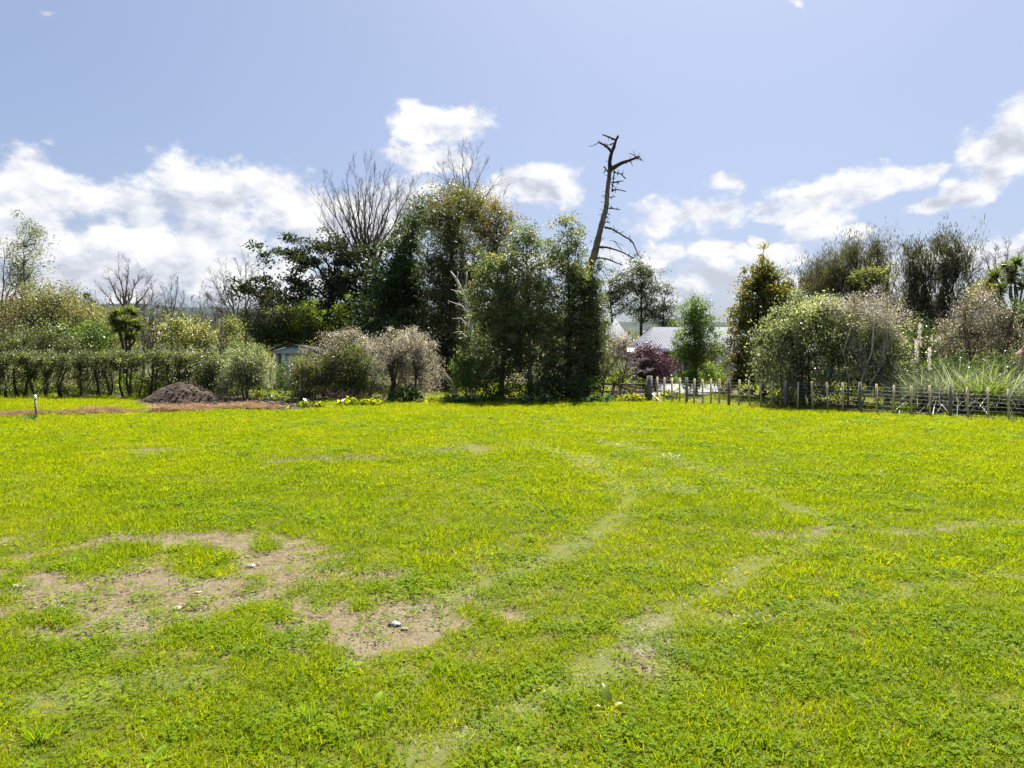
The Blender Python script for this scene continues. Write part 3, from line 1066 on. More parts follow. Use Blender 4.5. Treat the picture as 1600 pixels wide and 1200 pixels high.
def grow_branches(p, d, length, r, level, out, maxlev, nchild, ang, uptrop, ratio=.6, wob=.12):
    n = 5 if level < 2 else (4 if level < 3 else 3)
    seg = length / n
    for i in range(n):
        d = d + np.array([random.gauss(0, wob), random.gauss(0, wob), random.gauss(0, wob) + uptrop])
        d /= np.linalg.norm(d)
        q = p + d * seg
        ra = r * (1 - .75 * i / n)
        rb = r * (1 - .75 * (i + 1) / n)
        out.append((p, q, max(ra, .004), max(rb, .003)))
        p = q
        if level < maxlev and i >= (1 if level == 0 else 0):
            k = nchild[level] if random.random() < nchild[level] % 1 or nchild[level] >= 1 else 0
            for _ in range(max(1, int(round(k * random.uniform(.6, 1.3))))):
                a = math.radians(random.gauss(ang, 9))
                ax = np.cross(d, np.array([random.gauss(0, 1), random.gauss(0, 1), random.gauss(0, 1)]))
                ax /= np.linalg.norm(ax) + 1e-9
                nd = d * math.cos(a) + np.cross(ax, d) * math.sin(a)
                grow_branches(p, nd, length * ratio * random.uniform(.7, 1.2) * (1 - .45 * i / n), rb * .72, level + 1, out, maxlev, nchild, ang, uptrop, ratio, wob)


def bare_tree(name, label, cat, Y, trunk_pl, targets, r, bark, twig, group=None, maxlev=3, nchild=(1, 2, 2, 2), ang=28, uptrop=.06, ratio=.5, wob=.1, limb_r=.5, thick=1.0, limb_bark=None):
    """leafless tree: trunk polyline and main limbs to target points in photograph coordinates at depth Y"""
    tp = np.array([at(x, y, Y) for x, y in trunk_pl])
    tp[0][2] = -.1
    T = empty(name, (tp[0][0], Y, 0), label, cat, group)
    t = np.linspace(0, 1, 12)
    seg = np.linspace(0, 1, len(tp))
    pts = np.stack([np.interp(t, seg, tp[:, i]) for i in range(3)], 1)
    Geo().tube(pts, np.linspace(r, r * .6, 12), 8, rough=.05).build('trunk', M[bark], T, smooth=True)
    lo, tw = [], []
    for x, y, s in targets:
        a = pts[min(11, int(s * 11.99))]
        b = at(x, y, Y + random.gauss(0, 1.0) * abs(y - trunk_pl[-1][1]) / F * Y * .25)
        d = b - a
        Ln = np.linalg.norm(d)
        d0 = d / Ln
        # the limb itself
        n = 8
        lp = curve_pts(a, b, -.06 if uptrop > 0 else .05, n, .012)
        rs = np.linspace(r * limb_r, .012, n)
        Geo().tube(lp, rs, 6).build('limb', M[limb_bark or bark], T, smooth=True)
        for i in range(1, n):
            dd = lp[i] - lp[i - 1]
            dd /= np.linalg.norm(dd)
            for _ in range(random.choice((1, 1, 2)) if i < 5 else 2):
                aa = math.radians(random.gauss(ang, 10))
                ax = np.cross(dd, np.array([random.gauss(0, 1) for _ in range(3)]))
                ax /= np.linalg.norm(ax) + 1e-9
                nd = dd * math.cos(aa) + np.cross(ax, dd) * math.sin(aa)
                grow_branches(lp[i], nd, Ln * ratio * random.uniform(.35, .75) * (1.15 - .6 * i / n), rs[i] * .6, 1, tw, maxlev, nchild, ang, uptrop, .55, wob)

    def pack(lst, nm, mt, ns, k=1.0):
        if not lst:
            return
        A = [np.array(c) for c in zip(*lst)]
        Geo().segs(A[0], A[1], A[2] * k, A[3] * k, ns).build(nm, M[mt], T)['kind'] = 'stuff'
    pack(tw, 'twigs', twig, 3, thick)
    return T


FT = foliage_tree
# --- far left
bare_tree('bare_tree', 'bare winter tree with thin upright twigs cut by the left picture edge', 'tree', 44, [(2, 600), (4, 500)],
          [(-20, 400, .9), (5, 385, 1), (20, 395, 1), (35, 420, .9), (-40, 430, .8), (45, 450, .7)], .13, 'bark', 'bark_twig', 'leafless winter trees', nchild=(1, 1.4, 1.3, 1))
FT('russet_bush', 'low bush of reddish brown winter leaves at the far left', 'bush', 41, 15, [(10, 490, 30, 24), (25, 510, 24, 22)], L['redleaf'], leaf=(.10, .05), lai=1.1, clump=.4, trunk_r=.06, stems=4)
FT('slender_tree', 'tall slender airy tree rising above the shrubs at the far left', 'tree', 42, 46,
   [(47, 362, 17, 13), (42, 385, 22, 18), (50, 412, 24, 22), (42, 440, 16, 24), (48, 475, 20, 28)], L['greygreen'], leaf=(.12, .055), lai=1.15, clump=.42, trunk_r=.13, limbs=46)
FT('olive_shrub', 'tall grey-olive shrub beneath the slender tree', 'shrub', 39.5, 66, [(68, 480, 40, 42), (55, 515, 45, 35), (95, 490, 30, 30)], L['olive'], leaf=(.12, .05), lai=2.1, clump=.4, stems=4, trunk_r=.12, tone=.08)
FT('olive_shrub', 'grey-olive shrub whose top slopes down to the right, left of the cabbage tree', 'shrub', 39, 128, [(118, 500, 42, 34), (150, 518, 38, 26), (130, 530, 55, 22), (175, 528, 26, 18)], L['olive'], leaf=(.12, .05), lai=2.1, clump=.4, stems=4, trunk_r=.12)
FT('green_shrub', 'mid-green bushy shrub between olive shrubs behind the hedge', 'shrub', 37, 135, [(135, 522, 28, 20), (150, 530, 24, 16)], L['green'], leaf=(.12, .05), lai=2.2, clump=.35, stems=3, trunk_r=.08)
FT('glossy_shrub', 'dark shrub with shiny leaves just above the left end of the hedge', 'shrub', 35.5, 40, [(25, 535, 30, 16), (70, 528, 40, 20), (110, 538, 26, 12)], L['glossy'], leaf=(.10, .055), lai=2.4, clump=.3, stems=4, trunk_r=.08)
FT('far_conifer', 'tiny pointed conifer on the skyline at the left', 'tree', 130, 139, [(139, 466, 3, 7), (139, 478, 6, 9), (139, 492, 8, 10)], L['cypress_dark'], leaf=(.4, .2), lai=3, clump=.4, trunk_r=.2, limbs=8)
FT('far_scrub', 'low dark scrub on the far skyline left of centre', 'scrub', 120, 110, [(95, 485, 40, 12), (125, 495, 40, 12), (160, 500, 40, 10), (60, 480, 40, 16)], L['olive'], leaf=(.4, .2), lai=2.5, clump=.8, trunk_r=.2, limbs=0)

BT = bare_tree
BT('bare_tree', 'rounded bare winter tree on the skyline behind the cabbage tree', 'tree', 62, [(196, 590), (196, 485)],
   [(158, 450, .9), (168, 430, 1), (185, 415, 1), (200, 414, 1), (218, 425, 1), (236, 445, .9), (240, 462, .8), (150, 465, .7)], .22, 'bark', 'bark_twig', 'leafless winter trees', nchild=(1, 1.4, 1.3, 1), uptrop=.02)
BT('bare_tree', 'small bare winter tree with two upright stems above the pale variegated shrub', 'tree', 66, [(268, 590), (268, 500)],
   [(255, 455, .8), (268, 440, 1), (278, 445, 1), (288, 465, .8), (248, 475, .7)], .14, 'bark', 'bark_twig', 'leafless winter trees', nchild=(1, 1.5, 1.5, 1), uptrop=.04)
BT('bare_tree', 'leaning bare winter tree with thin pale twigs left of the macrocarpa', 'tree', 58, [(372, 590), (366, 490)],
   [(330, 430, .9), (345, 420, 1), (360, 432, 1), (320, 455, .8), (378, 450, .9), (340, 450, .6)], .16, 'bark', 'bark_twig', 'leafless winter trees', nchild=(1, 1.4, 1.3, 1), uptrop=.03)
BT('bare_tree', 'thin bare winter tree whose top shows beside the macrocarpa limbs', 'tree', 64, [(385, 590), (384, 470)],
   [(372, 415, 1), (384, 405, 1), (396, 420, .9), (400, 440, .8)], .12, 'bark', 'bark_twig', 'leafless winter trees', nchild=(1, 1.5, 1.5, 1), uptrop=.05)
for x, y, w, lb in ((238, 500, 30, 'brown twiggy thicket right of the cabbage tree'), (312, 490, 26, 'brown twiggy thicket between the two pale variegated shrubs and skyline'), (345, 490, 28, 'brown twiggy thicket under the leaning bare tree'), (225, 470, 26, 'brown twiggy thicket under the rounded bare tree')):
    BT('twig_thicket', lb, 'thicket', 52, [(x, 590), (x, 545)], [(x - w, y, .9), (x - w * .5, y - 18, 1), (x, y - 22, 1), (x + w * .5, y - 15, 1), (x + w, y, .9), (x, y + 10, .5)], .07, 'bark_twig', 'bark_twig', 'brown twiggy thickets behind the hedge', nchild=(1, 1.1, 1.1, 1), uptrop=.03, ang=32, thick=1.7)


def spiky_head(c, n, Ln, W, mat, T, name='leaf_head', segs=3, hang=.35):
    d = rng.normal(size=(n, 3)) + np.array([0, 0, .25])
    d /= np.linalg.norm(d, axis=1, keepdims=True)
    d[:, 2] = np.where(d[:, 2] < -.5, -d[:, 2], d[:, 2])
    V, Q, Tt, m = strips(np.tile(c, (n, 1)) + d * .05, d, Ln * rng.uniform(.7, 1.1, n), W * rng.uniform(.7, 1.2, n), hang * rng.uniform(.1, 1, n), segs)
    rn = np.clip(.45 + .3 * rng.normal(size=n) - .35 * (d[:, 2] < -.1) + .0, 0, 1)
    return mesh(name, V, [Q, Tt], mat, T, attrs={'rnd': ('FLOAT', np.repeat(rn, m))})


def cabbage_tree(label, Y, bx, heads, fork, Ln=.75, n=110, r=.13):
    base = np.array([(bx - 800) / F * Y, Y, 0])
    T = empty('cabbage_tree', base, label, 'tree', 'cabbage trees')
    fk = at(*fork, Y)
    Geo().tube([base - [0, 0, .1], base * .5 + fk * .5 + [.05, 0, 0], fk], [r, r * .85, r * .75], 8, rough=.05).build('trunk', M['bark'], T, smooth=True)
    for x, y, dy in heads:
        c = at(x, y, Y + dy)
        Geo().tube(curve_pts(fk, c, -.08, 6, .02), np.linspace(r * .6, r * .35, 6), 6, rough=.05).build('limb', M['bark'], T, smooth=True)
        spiky_head(c, n, Ln, .05, L['cabbage'], T)


cabbage_tree('bushy cabbage tree with dense spiky heads rising behind the left hedge', 35.5, 196, [(186, 492, 0), (205, 490, .3), (196, 505, -.4), (214, 512, .2), (203, 528, -.3), (188, 515, .3), (180, 503, 0)], (197, 560), .66, 300)

FT('variegated_shrub', 'rounded cream-tipped shrub above the hedge, largest of the pale three', 'shrub', 34.6, 282, [(281, 512, 22, 17), (283, 530, 25, 18)], L['variegated'], leaf=(.10, .05), lai=2.4, clump=.26, stems=2, trunk_r=.07, tone=.12, group='pale shrubs behind the hedge')
FT('variegated_shrub', 'small cream-tipped shrub behind the hedge beside the largest pale shrub', 'shrub', 34.8, 318, [(318, 522, 15, 14), (320, 535, 15, 12)], L['variegated'], leaf=(.10, .05), lai=2.2, clump=.24, stems=2, trunk_r=.05, group='pale shrubs behind the hedge')
FT('variegated_shrub', 'narrow upright cream-tipped shrub at the right end of the hedge', 'shrub', 34, 362, [(362, 512, 9, 14), (360, 532, 13, 17)], L['variegated'], leaf=(.09, .045), lai=2.2, clump=.22, stems=2, trunk_r=.05, tone=-.05, group='pale shrubs behind the hedge')

# --- clipped hedge: a row of shrubs with bare stems below
hx = np.arange(-64, 318, 23.5)
for i, x in enumerate(hx):
    x = x + random.uniform(-6, 6)
    Yh = 32.2 + random.gauss(0, .12)
    trunks = []
    for s in range(random.choice((1, 2, 2, 3))):
        xx = x + random.uniform(-9, 9)
        trunks.append(([(xx, 624), (xx + random.uniform(-4, 4), 600), (xx + random.uniform(-8, 8), 575)], random.uniform(.04, .085), .025))
    ww = 15
    FT('hedge_shrub', 'clipped glossy-leaved hedge shrub with bare dark stems in the left hedge row', 'shrub', Yh, x,
       [(x, 556, ww, 8), (x - 6, 563, ww, 9), (x + 6, 565, ww, 9), (x + random.uniform(-8, 8), 582, 10, 12), (x + random.uniform(-8, 8), 604, 8, 10)],
       L['glossy'], 'bark_dark', (.085, .045), 1.7, .18, .8, trunks=trunks, trunk_r=.08, limbs=14, group='hedge shrubs in the left row', voids=.4, tone=.06, cut=lambda P: P[:, 2] < 2.20 + .07 * rng.normal(size=len(P)))
for x, lb in ((10, 'left picture edge'), (90, 'olive shrubs'), (165, 'cabbage tree'), (245, 'largest pale shrub'), (305, 'dirt mound')):
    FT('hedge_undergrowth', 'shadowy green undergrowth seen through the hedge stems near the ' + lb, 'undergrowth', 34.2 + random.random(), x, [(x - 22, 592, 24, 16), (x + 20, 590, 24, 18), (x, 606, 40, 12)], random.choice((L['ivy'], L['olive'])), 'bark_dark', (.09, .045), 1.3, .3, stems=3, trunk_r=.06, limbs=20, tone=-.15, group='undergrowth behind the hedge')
FT('green_weed', 'bright yellow-green bush growing between the hedge stems near the left edge', 'bush', 33.2, 45, [(45, 590, 14, 22), (38, 605, 14, 14), (55, 605, 12, 12)], L['bright'], leaf=(.09, .05), lai=1.4, clump=.22, stems=2, trunk_r=.03, tone=.15)
FT('green_weed', 'bright green bush growing between the hedge stems beside the dirt mound', 'bush', 33.4, 225, [(225, 600, 30, 14), (255, 595, 18, 14), (200, 608, 20, 10)], L['bright'], leaf=(.09, .05), lai=1.2, clump=.22, stems=2, trunk_r=.03)
FT('round_bush', 'dense dark-leaved bush right behind the dirt mound', 'bush', 31.8, 338, [(332, 575, 22, 26), (345, 600, 26, 24), (325, 605, 18, 18)], L['glossy'], leaf=(.085, .045), lai=2.6, clump=.24, stems=3, trunk_r=.07)
FT('round_bush', 'broad light green bush standing right of the dirt mound', 'bush', 31.0, 388, [(382, 570, 30, 24), (398, 590, 26, 30), (372, 600, 28, 22), (392, 558, 20, 14)], L['silver'], leaf=(.075, .035), lai=2.5, clump=.24, stems=3, trunk_r=.07, tone=.05)
FT('leafy_sapling', 'fresh green upright leafy bush behind the round bushes', 'bush', 33, 372, [(372, 548, 12, 18), (395, 547, 12, 12), (406, 558, 8, 12)], L['green'], leaf=(.1, .04), lai=2.0, clump=.22, stems=3, trunk_r=.05, tone=.15)

# --- shed surroundings
FT('dark_shrub', 'dark evergreen bush behind the small shed', 'bush', 45, 432, [(432, 515, 30, 24), (455, 525, 36, 20), (410, 525, 22, 18), (490, 520, 30, 22)], L['cypress_dark'], leaf=(.13, .06), lai=3, clump=.35, stems=3, trunk_r=.1)
FT('variegated_shrub', 'cream-flowering bush above the dark bush behind the shed', 'shrub', 44, 442, [(445, 490, 16, 12), (424, 500, 12, 10)], L['variegated'], leaf=(.12, .06), lai=2.2, clump=.28, stems=2, trunk_r=.07, tone=.2)
FT('golden_bush', 'bright yellow-green upright bush in front of the macrocarpa', 'bush', 43.4, 482, [(480, 490, 15, 18), (492, 505, 20, 22), (472, 510, 18, 20), (486, 476, 8, 10)], L['bright'], leaf=(.12, .05), lai=2.4, clump=.3, up=.3, stems=3, trunk_r=.1, tone=-.05)
FT('golden_bush', 'small yellow-green bush under the bare silver tree', 'bush', 43.6, 534, [(534, 484, 8, 14), (530, 505, 18, 16)], L['bright'], leaf=(.12, .05), lai=2.0, clump=.28, up=.3, stems=2, trunk_r=.07, tone=-.1)
FT('grey_shrub', 'grey twiggy shrub under the left end of the macrocarpa', 'shrub', 46, 405, [(408, 495, 30, 24), (390, 510, 20, 22), (425, 480, 22, 14)], L['olive'], leaf=(.12, .05), lai=1.8, clump=.4, stems=4, trunk_r=.1, tone=-.15)

# --- big trees
T = FT('macrocarpa_tree', 'huge dark macrocarpa with flat spreading limbs left of centre', 'tree', 47, 528,
       [(520, 480, 70, 34), (555, 440, 42, 34), (505, 440, 50, 22), (470, 405, 34, 9), (430, 392, 30, 8), (500, 382, 38, 10), (540, 396, 30, 14), (455, 378, 22, 6), (415, 405, 18, 7),
        (405, 440, 26, 9), (385, 452, 20, 8), (415, 462, 26, 8), (450, 470, 26, 14), (470, 440, 20, 9), (585, 470, 30, 30), (530, 510, 60, 24)],
       L['macrocarpa'], 'bark_dark', (.16, .075), 3.4, .42, .42, .1, trunk_r=.42, trunk_top=6.5, limbs=44, edge=.45, limb_r=.3, sep=True, voids=.5)
FT('dark_cypress', 'dense blackish-green cypress right of the bare silver tree', 'tree', 43.5, 632,
   [(648, 345, 16, 18), (640, 375, 28, 26), (632, 415, 40, 36), (620, 460, 50, 40), (640, 470, 46, 60), (612, 515, 54, 36), (600, 545, 46, 22), (650, 535, 50, 40)],
   L['cypress_dark'], 'bark_dark', (.15, .06), 3.0, .42, .75, .12, trunk_r=.35, limbs=30, voids=.25)
FT('brown_cypress', 'towering brownish-green cypress with drooping sprays at centre', 'tree', 42, 705,
   [(700, 340, 26, 24), (712, 372, 34, 30), (700, 415, 42, 36), (705, 460, 42, 40), (695, 510, 46, 40), (700, 550, 46, 30), (740, 420, 22, 26)],
   L['cypress_brown'], 'bark_dark', (.20, .05), 3.0, .45, .6, .0, droop=.25, trunk_r=.38, limbs=30, voids=.25)
FT('gum_tree', 'tall gum tree with rust-tinged leaf clumps above the dark cypresses', 'tree', 50, 705,
   [(695, 318, 34, 20), (722, 310, 32, 18), (660, 335, 26, 18), (745, 335, 26, 20), (675, 355, 26, 18), (720, 345, 36, 22), (640, 380, 20, 16)],
   L['gum'], 'bark_pale', (.17, .06), 2.2, .5, .75, .0, droop=.15, trunk_r=.28, limbs=46)
FT('gum_tree', 'smaller gum tree with rusty leaves peeping between cypress and central trees', 'tree', 49, 778,
   [(772, 332, 22, 18), (790, 352, 18, 22), (760, 360, 22, 22), (780, 385, 24, 24), (755, 400, 24, 26)], L['gum'], 'bark_pale', (.17, .06), 1.9, .45, .75, .0, droop=.15, trunk_r=.2, limbs=40, tone=.15)
BT('bare_tree', 'bare twiggy treetop poking above the gum tree', 'tree', 57, [(722, 600), (722, 330)],
   [(690, 262, .95), (705, 248, 1), (722, 232, 1), (740, 240, 1), (755, 262, .95), (775, 280, .9), (765, 300, .85), (785, 310, .8)], .2, 'bark', 'bark_twig', 'leafless winter trees', nchild=(1, 1.4, 1.3, 1), uptrop=.04, limb_r=.35)
BT('silver_tree', 'tall bare tree with pale silver trunk and fan of upright branches', 'tree', 49, [(570, 600), (569, 470), (570, 410)],
   [(502, 325, .82), (512, 300, .86), (525, 300, .92), (542, 285, .95), (556, 278, 1), (572, 275, 1), (585, 285, 1), (600, 285, .97), (622, 295, .93), (642, 300, .9), (648, 325, .85), (510, 360, .72), (545, 330, .8),
    (490, 390, .62), (630, 330, .8), (610, 300, .9), (500, 420, .55)], .27, 'bark_pale', 'bark_twig', 'leafless winter trees', nchild=(1, 1.3, 1.3, 1), uptrop=.10, ang=24, limb_r=.36, thick=1.25, limb_bark='bark')

# --- central clump
FT('central_tree', 'broad grey-green tree at the left side of the central clump', 'tree', 31.6, 782,
   [(778, 420, 28, 26), (762, 455, 32, 34), (795, 465, 38, 46), (750, 500, 28, 38), (782, 530, 44, 46), (770, 575, 42, 38), (800, 395, 20, 22), (810, 520, 34, 50)],
   L['greygreen'], 'bark', (.095, .042), 2.2, .27, .85, .1, trunk_r=.13, limbs=50, tone=.08)
FT('central_tree', 'tall pointed grey-green tree with pale bare lower trunk at centre', 'tree', 31.2, 829,
   [(823, 352, 10, 14), (824, 375, 22, 22), (820, 405, 36, 28), (830, 445, 42, 36), (822, 490, 44, 38), (852, 510, 34, 40), (808, 555, 32, 36), (862, 560, 26, 36), (850, 595, 36, 22)],
   L['greygreen'], 'bark_pale', (.09, .04), 2.1, .27, .85, .1, trunk_r=.12, limbs=50, tone=.03)
FT('central_tree', 'tall pointed grey-green tree just left of the leaning dead trunk', 'tree', 31.9, 887,
   [(886, 342, 9, 14), (886, 365, 19, 20), (882, 395, 32, 28), (888, 430, 38, 34), (892, 475, 38, 40), (878, 520, 40, 40), (898, 560, 40, 36), (880, 595, 44, 24), (918, 455, 16, 34), (916, 510, 22, 40)],
   L['greygreen'], 'bark_dark', (.09, .04), 2.1, .27, .85, .1, trunk_r=.12, limbs=50, tone=-.02)
FT('ivy_mass', 'dense ivy-like growth wrapping the foot of the leaning dead trunk', 'climber', 32.0, 918,
   [(918, 448, 13, 24), (924, 485, 18, 30), (928, 525, 20, 36), (924, 565, 26, 36), (914, 595, 30, 26)], L['greygreen'], 'bark_dark', (.09, .05), 3.2, .22, .9, .1, trunk_r=.06, limbs=24, tone=-.1, voids=.3)
FT('leafy_bush', 'fresh yellow-green bush at the left foot of the central clump', 'bush', 30.6, 735, [(735, 565, 16, 20), (745, 590, 26, 24), (720, 580, 14, 18), (728, 605, 20, 14)], L['green'], leaf=(.085, .04), lai=2.3, clump=.24, stems=3, trunk_r=.06, tone=.2, up=.3)
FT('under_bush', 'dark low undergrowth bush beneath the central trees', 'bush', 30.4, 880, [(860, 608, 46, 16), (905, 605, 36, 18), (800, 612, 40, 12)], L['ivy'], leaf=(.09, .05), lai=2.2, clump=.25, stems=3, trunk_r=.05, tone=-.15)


def dead_tree():
    Y = 33.4
    z = lambda a, b: (860 + a / 5.4545, 200 + b / 5.4545)
    T = empty('dead_tree', ((905 - 800) / F * Y, Y, 0), 'tall leaning dead trunk with broken branch stubs against the sky', 'tree')
    zp = lambda pl, dy=0.0: np.array([at(*z(a, b), Y + dy * k / max(1, len(pl) - 1)) for k, (a, b) in enumerate(pl)])
    tr = np.vstack([[at(903, 634, Y)], [at(908, 560, Y)], [at(916, 480, Y)], zp([(330, 1210), (375, 1080), (410, 930), (450, 780), (480, 660), (490, 500), (503, 400), (512, 350)])])
    tr[0][2] = -.15
    tq = np.linspace(0, 1, 56)
    tf = np.stack([np.interp(tq, np.linspace(0, 1, len(tr)), tr[:, i]) for i in range(3)], 1)
    tf[1:-1] = tf[1:-1] * .5 + .25 * (tf[:-2] + tf[2:]) + rng.normal(size=(54, 3)) * .006
    tr_ = np.interp(tq, np.linspace(0, 1, 11), [.22, .21, .20, .19, .175, .15, .13, .115, .10, .092, .088])
    Geo().tube(tf, tr_, 14, rough=.07).build('trunk', M['deadwood'], T, smooth=True)
    br = [([(510, 355), (505, 290), (520, 220), (545, 150), (565, 90), (580, 60)], .11, .04, .3), ([(520, 205), (495, 170), (460, 145), (410, 120)], .07, .04, -.5),
          ([(410, 120), (385, 140), (365, 150), (330, 155)], .022, .012, -.2), ([(555, 100), (500, 75), (445, 55)], .05, .035, .5), ([(540, 130), (500, 145), (470, 145)], .035, .012, -.4),
          ([(515, 355), (570, 315), (650, 280), (700, 265), (760, 243)], .12, .055, .6), ([(735, 243), (700, 225), (672, 213)], .028, .014, .2), ([(735, 258), (772, 266)], .035, .02, .2),
          ([(550, 380), (600, 388), (640, 430)], .03, .03, -.6), ([(495, 375), (475, 350), (458, 325)], .05, .03, .3), ([(545, 365), (540, 420), (530, 500), (533, 540)], .035, .015, -.3),
          ([(530, 465), (575, 455), (622, 450)], .045, .022, .5), ([(520, 535), (575, 522), (640, 540)], .04, .022, -.5), ([(508, 590), (555, 583)], .03, .015, .3),
          ([(500, 683), (545, 688), (595, 695)], .04, .022, .4), ([(470, 803), (505, 800)], .03, .015, -.3),
          ([(465, 845), (530, 860), (600, 905), (700, 965), (740, 1060), (775, 1115)], .055, .018, -.9), ([(415, 1015), (480, 1015), (600, 1050), (710, 1110)], .06, .025, .8),
          ([(400, 1107), (470, 1110), (540, 1140), (620, 1170)], .05, .02, -.6), ([(610, 1045), (575, 1000), (540, 960), (505, 960)], .02, .01, .3), ([(545, 962), (580, 985), (625, 1000)], .014, .008, .3)]
    P0, P1 = [], []
    for pl, a, b, dy in br:
        p = zp(pl, dy)
        t = np.linspace(0, 1, len(p) * 2)
        q = np.stack([np.interp(t, np.linspace(0, 1, len(p)), p[:, i]) for i in range(3)], 1)
        Geo().tube(q, np.linspace(a, b, len(q)), 7, rough=.10).build('branch', M['bark_dark'], T, smooth=True)
        if a >= .03:
            for _ in range(int(np.linalg.norm(p[-1] - p[0]) * 11)):
                s = random.random() * .999 * (len(q) - 1)
                i = int(s)
                c = q[i] + (q[i + 1] - q[i]) * (s - i)
                P0.append(c)
                P1.append(c + rng.normal(size=3) * np.array([.09, .09, .11]))
    for _ in range(46):
        s = random.uniform(3, len(tr) - 1.01)
        i = int(s)
        c = tr[i] + (tr[i + 1] - tr[i]) * (s - i)
        P0.append(c)
        d = rng.normal(size=3) * np.array([1, 1, .3])
        P1.append(c + d / np.linalg.norm(d) * random.uniform(.2, .38))
    Geo().segs(np.array(P0), np.array(P1), np.full(len(P0), .022), np.full(len(P0), .008), 5).build('stubs', M['bark_dark'], T)['kind'] = 'stuff'


dead_tree()


def dead_limb():
    Y = 36.5
    T = empty('dead_limb_tree', ((738 - 800) / F * Y, Y, 0), 'pale bleached dead limb showing between cypress and central trees', 'tree')
    Geo().tube([at(748, 624, Y) * [1, 1, 0] - [0, 0, .1], at(744, 560, Y), at(732, 485, Y), at(722, 455, Y), at(712, 435, Y), at(704, 424, Y)], [.12, .11, .085, .07, .06, .035], 8, rough=.05).build('trunk', M['deadwood_grey'], T, smooth=True)
    for pl in ([(712, 435), (716, 430), (715, 424)], [(722, 455), (712, 455), (704, 452)], [(740, 520), (720, 497), (706, 498)], [(733, 480), (728, 440), (730, 424)], [(742, 540), (720, 518), (708, 520)], [(737, 500), (722, 478), (700, 470)]):
        Geo().tube(np.array([at(x, y, Y) for x, y in pl]), np.linspace(.04, .015, 3), 6).build('branch', M['deadwood_grey'], T, smooth=True)


dead_limb()

# --- shrubs along the back edge, left of centre
FT('mixed_shrub', 'olive-green shrub with dense leaves right of the small shed', 'shrub', 30.9, 505, [(500, 575, 34, 24), (520, 595, 34, 22), (488, 595, 22, 20), (545, 570, 26, 26)], L['olive'], leaf=(.075, .034), lai=2.2, clump=.24, stems=5, trunk_r=.10, tone=-.12)
FT('mixed_shrub', 'dull green shrub with upright stems left of the blossoming weeping shrub', 'shrub', 31.2, 565, [(560, 575, 30, 30), (580, 590, 26, 26), (548, 600, 30, 18)], L['green'], leaf=(.075, .034), lai=1.9, clump=.25, stems=6, trunk_r=.10, tone=-.1)
FT('pale_shrub', 'pale feathery shrub arching above the olive shrub beside the shed', 'shrub', 31.6, 535, [(532, 534, 30, 13), (548, 524, 24, 10), (520, 548, 22, 12), (508, 560, 20, 12), (565, 545, 20, 16)], L['blossom'], leaf=(.075, .032), lai=1.4, clump=.26, stems=4, trunk_r=.08, limbs=50, tone=-.1)
FT('leafy_sapling', 'slim sapling with single visible trunk in front of the shed', 'tree', 29.9, 476, [(474, 568, 16, 12), (486, 580, 17, 15), (464, 585, 11, 14)], L['olive'], leaf=(.075, .036), lai=1.6, clump=.22, trunk_r=.05, limbs=24)
FT('leafy_sapling', 'upright green bush hiding the lower wall of the shed', 'bush', 31.4, 448, [(456, 572, 10, 16), (444, 596, 12, 16), (457, 602, 13, 14)], L['green'], leaf=(.085, .04), lai=1.7, clump=.24, stems=3, trunk_r=.05)
FT('weeping_shrub', 'weeping shrub covered in pale pinkish blossom with dark twisted trunk', 'shrub', 30.2, 612,
   [(632, 532, 36, 18), (612, 550, 34, 20), (655, 550, 26, 24), (668, 580, 16, 26), (640, 570, 32, 26), (600, 572, 18, 20), (650, 600, 26, 14)],
   L['blossom'], 'bark_dark', (.06, .028), 1.55, .24, .9, .0, droop=.25, trunk_r=.12, limbs=130, trunks=[([(608, 622), (616, 600), (612, 578), (622, 556)], .13, .07), ([(616, 598), (620, 575), (628, 550)], .07, .04), ([(648, 615), (650, 590), (648, 560)], .05, .03)], limb_r=.2)
FT('brush_pile', 'low dark tangle of twigs and dead leaves under the shrubs', 'brush', 30.0, 525, [(500, 618, 34, 9), (545, 618, 40, 10), (590, 618, 26, 9), (470, 618, 20, 7)], L['litter'], 'bark_dark', leaf=(.1, .02), lai=2.2, clump=.25, trunk_r=.03, stems=1, limbs=60, trunk_top=.4)

# --- right of centre
for x0, ts, lb in ((966, [(962, 428, 16, 9), (968, 445, 20, 10), (960, 462, 22, 10), (970, 480, 18, 10)], 'leftmost of the three far pines beyond the brick house'),
                   (1000, [(1000, 414, 16, 8), (1006, 428, 24, 10), (992, 442, 24, 9), (1008, 458, 28, 10), (996, 476, 26, 9), (1010, 494, 26, 9)], 'tallest of the three far pines beyond the brick house'),
                   (1034, [(1034, 462, 14, 8), (1040, 476, 18, 9), (1032, 492, 20, 9), (1042, 505, 16, 8)], 'lowest of the three far pines beyond the brick house')):
    FT('pine_tree', 'dark layered pine, ' + lb, 'tree', 72, x0, ts, L['pine'], 'bark_dark', (.24, .075), 2.5, .6, .5, .25, trunk_r=.24, limbs=40, group='far pines beyond the house')
FT('purple_bush', 'dark purple-leaved plum bush in front of the house', 'bush', 37.5, 1014, [(1012, 555, 20, 16), (1020, 572, 24, 20), (1000, 578, 22, 18), (1032, 585, 18, 18), (1010, 592, 28, 12)], L['purple'], 'bark_dark', (.085, .045), 2.8, .26, stems=4, trunk_r=.10)
BT('bare_tree', 'small bare pale-twigged tree tangled in front of the purple bush', 'tree', 33.2, [(968, 624), (975, 585)],
   [(950, 545, .9), (965, 535, 1), (985, 545, 1), (1005, 560, .95), (1015, 578, .8), (995, 575, .9), (950, 570, .7)], .06, 'bark', 'bark_pale', 'leafless winter trees', nchild=(1, 1.5, 1.5, 1), uptrop=-.02, ang=40, wob=.2, limb_r=.45)
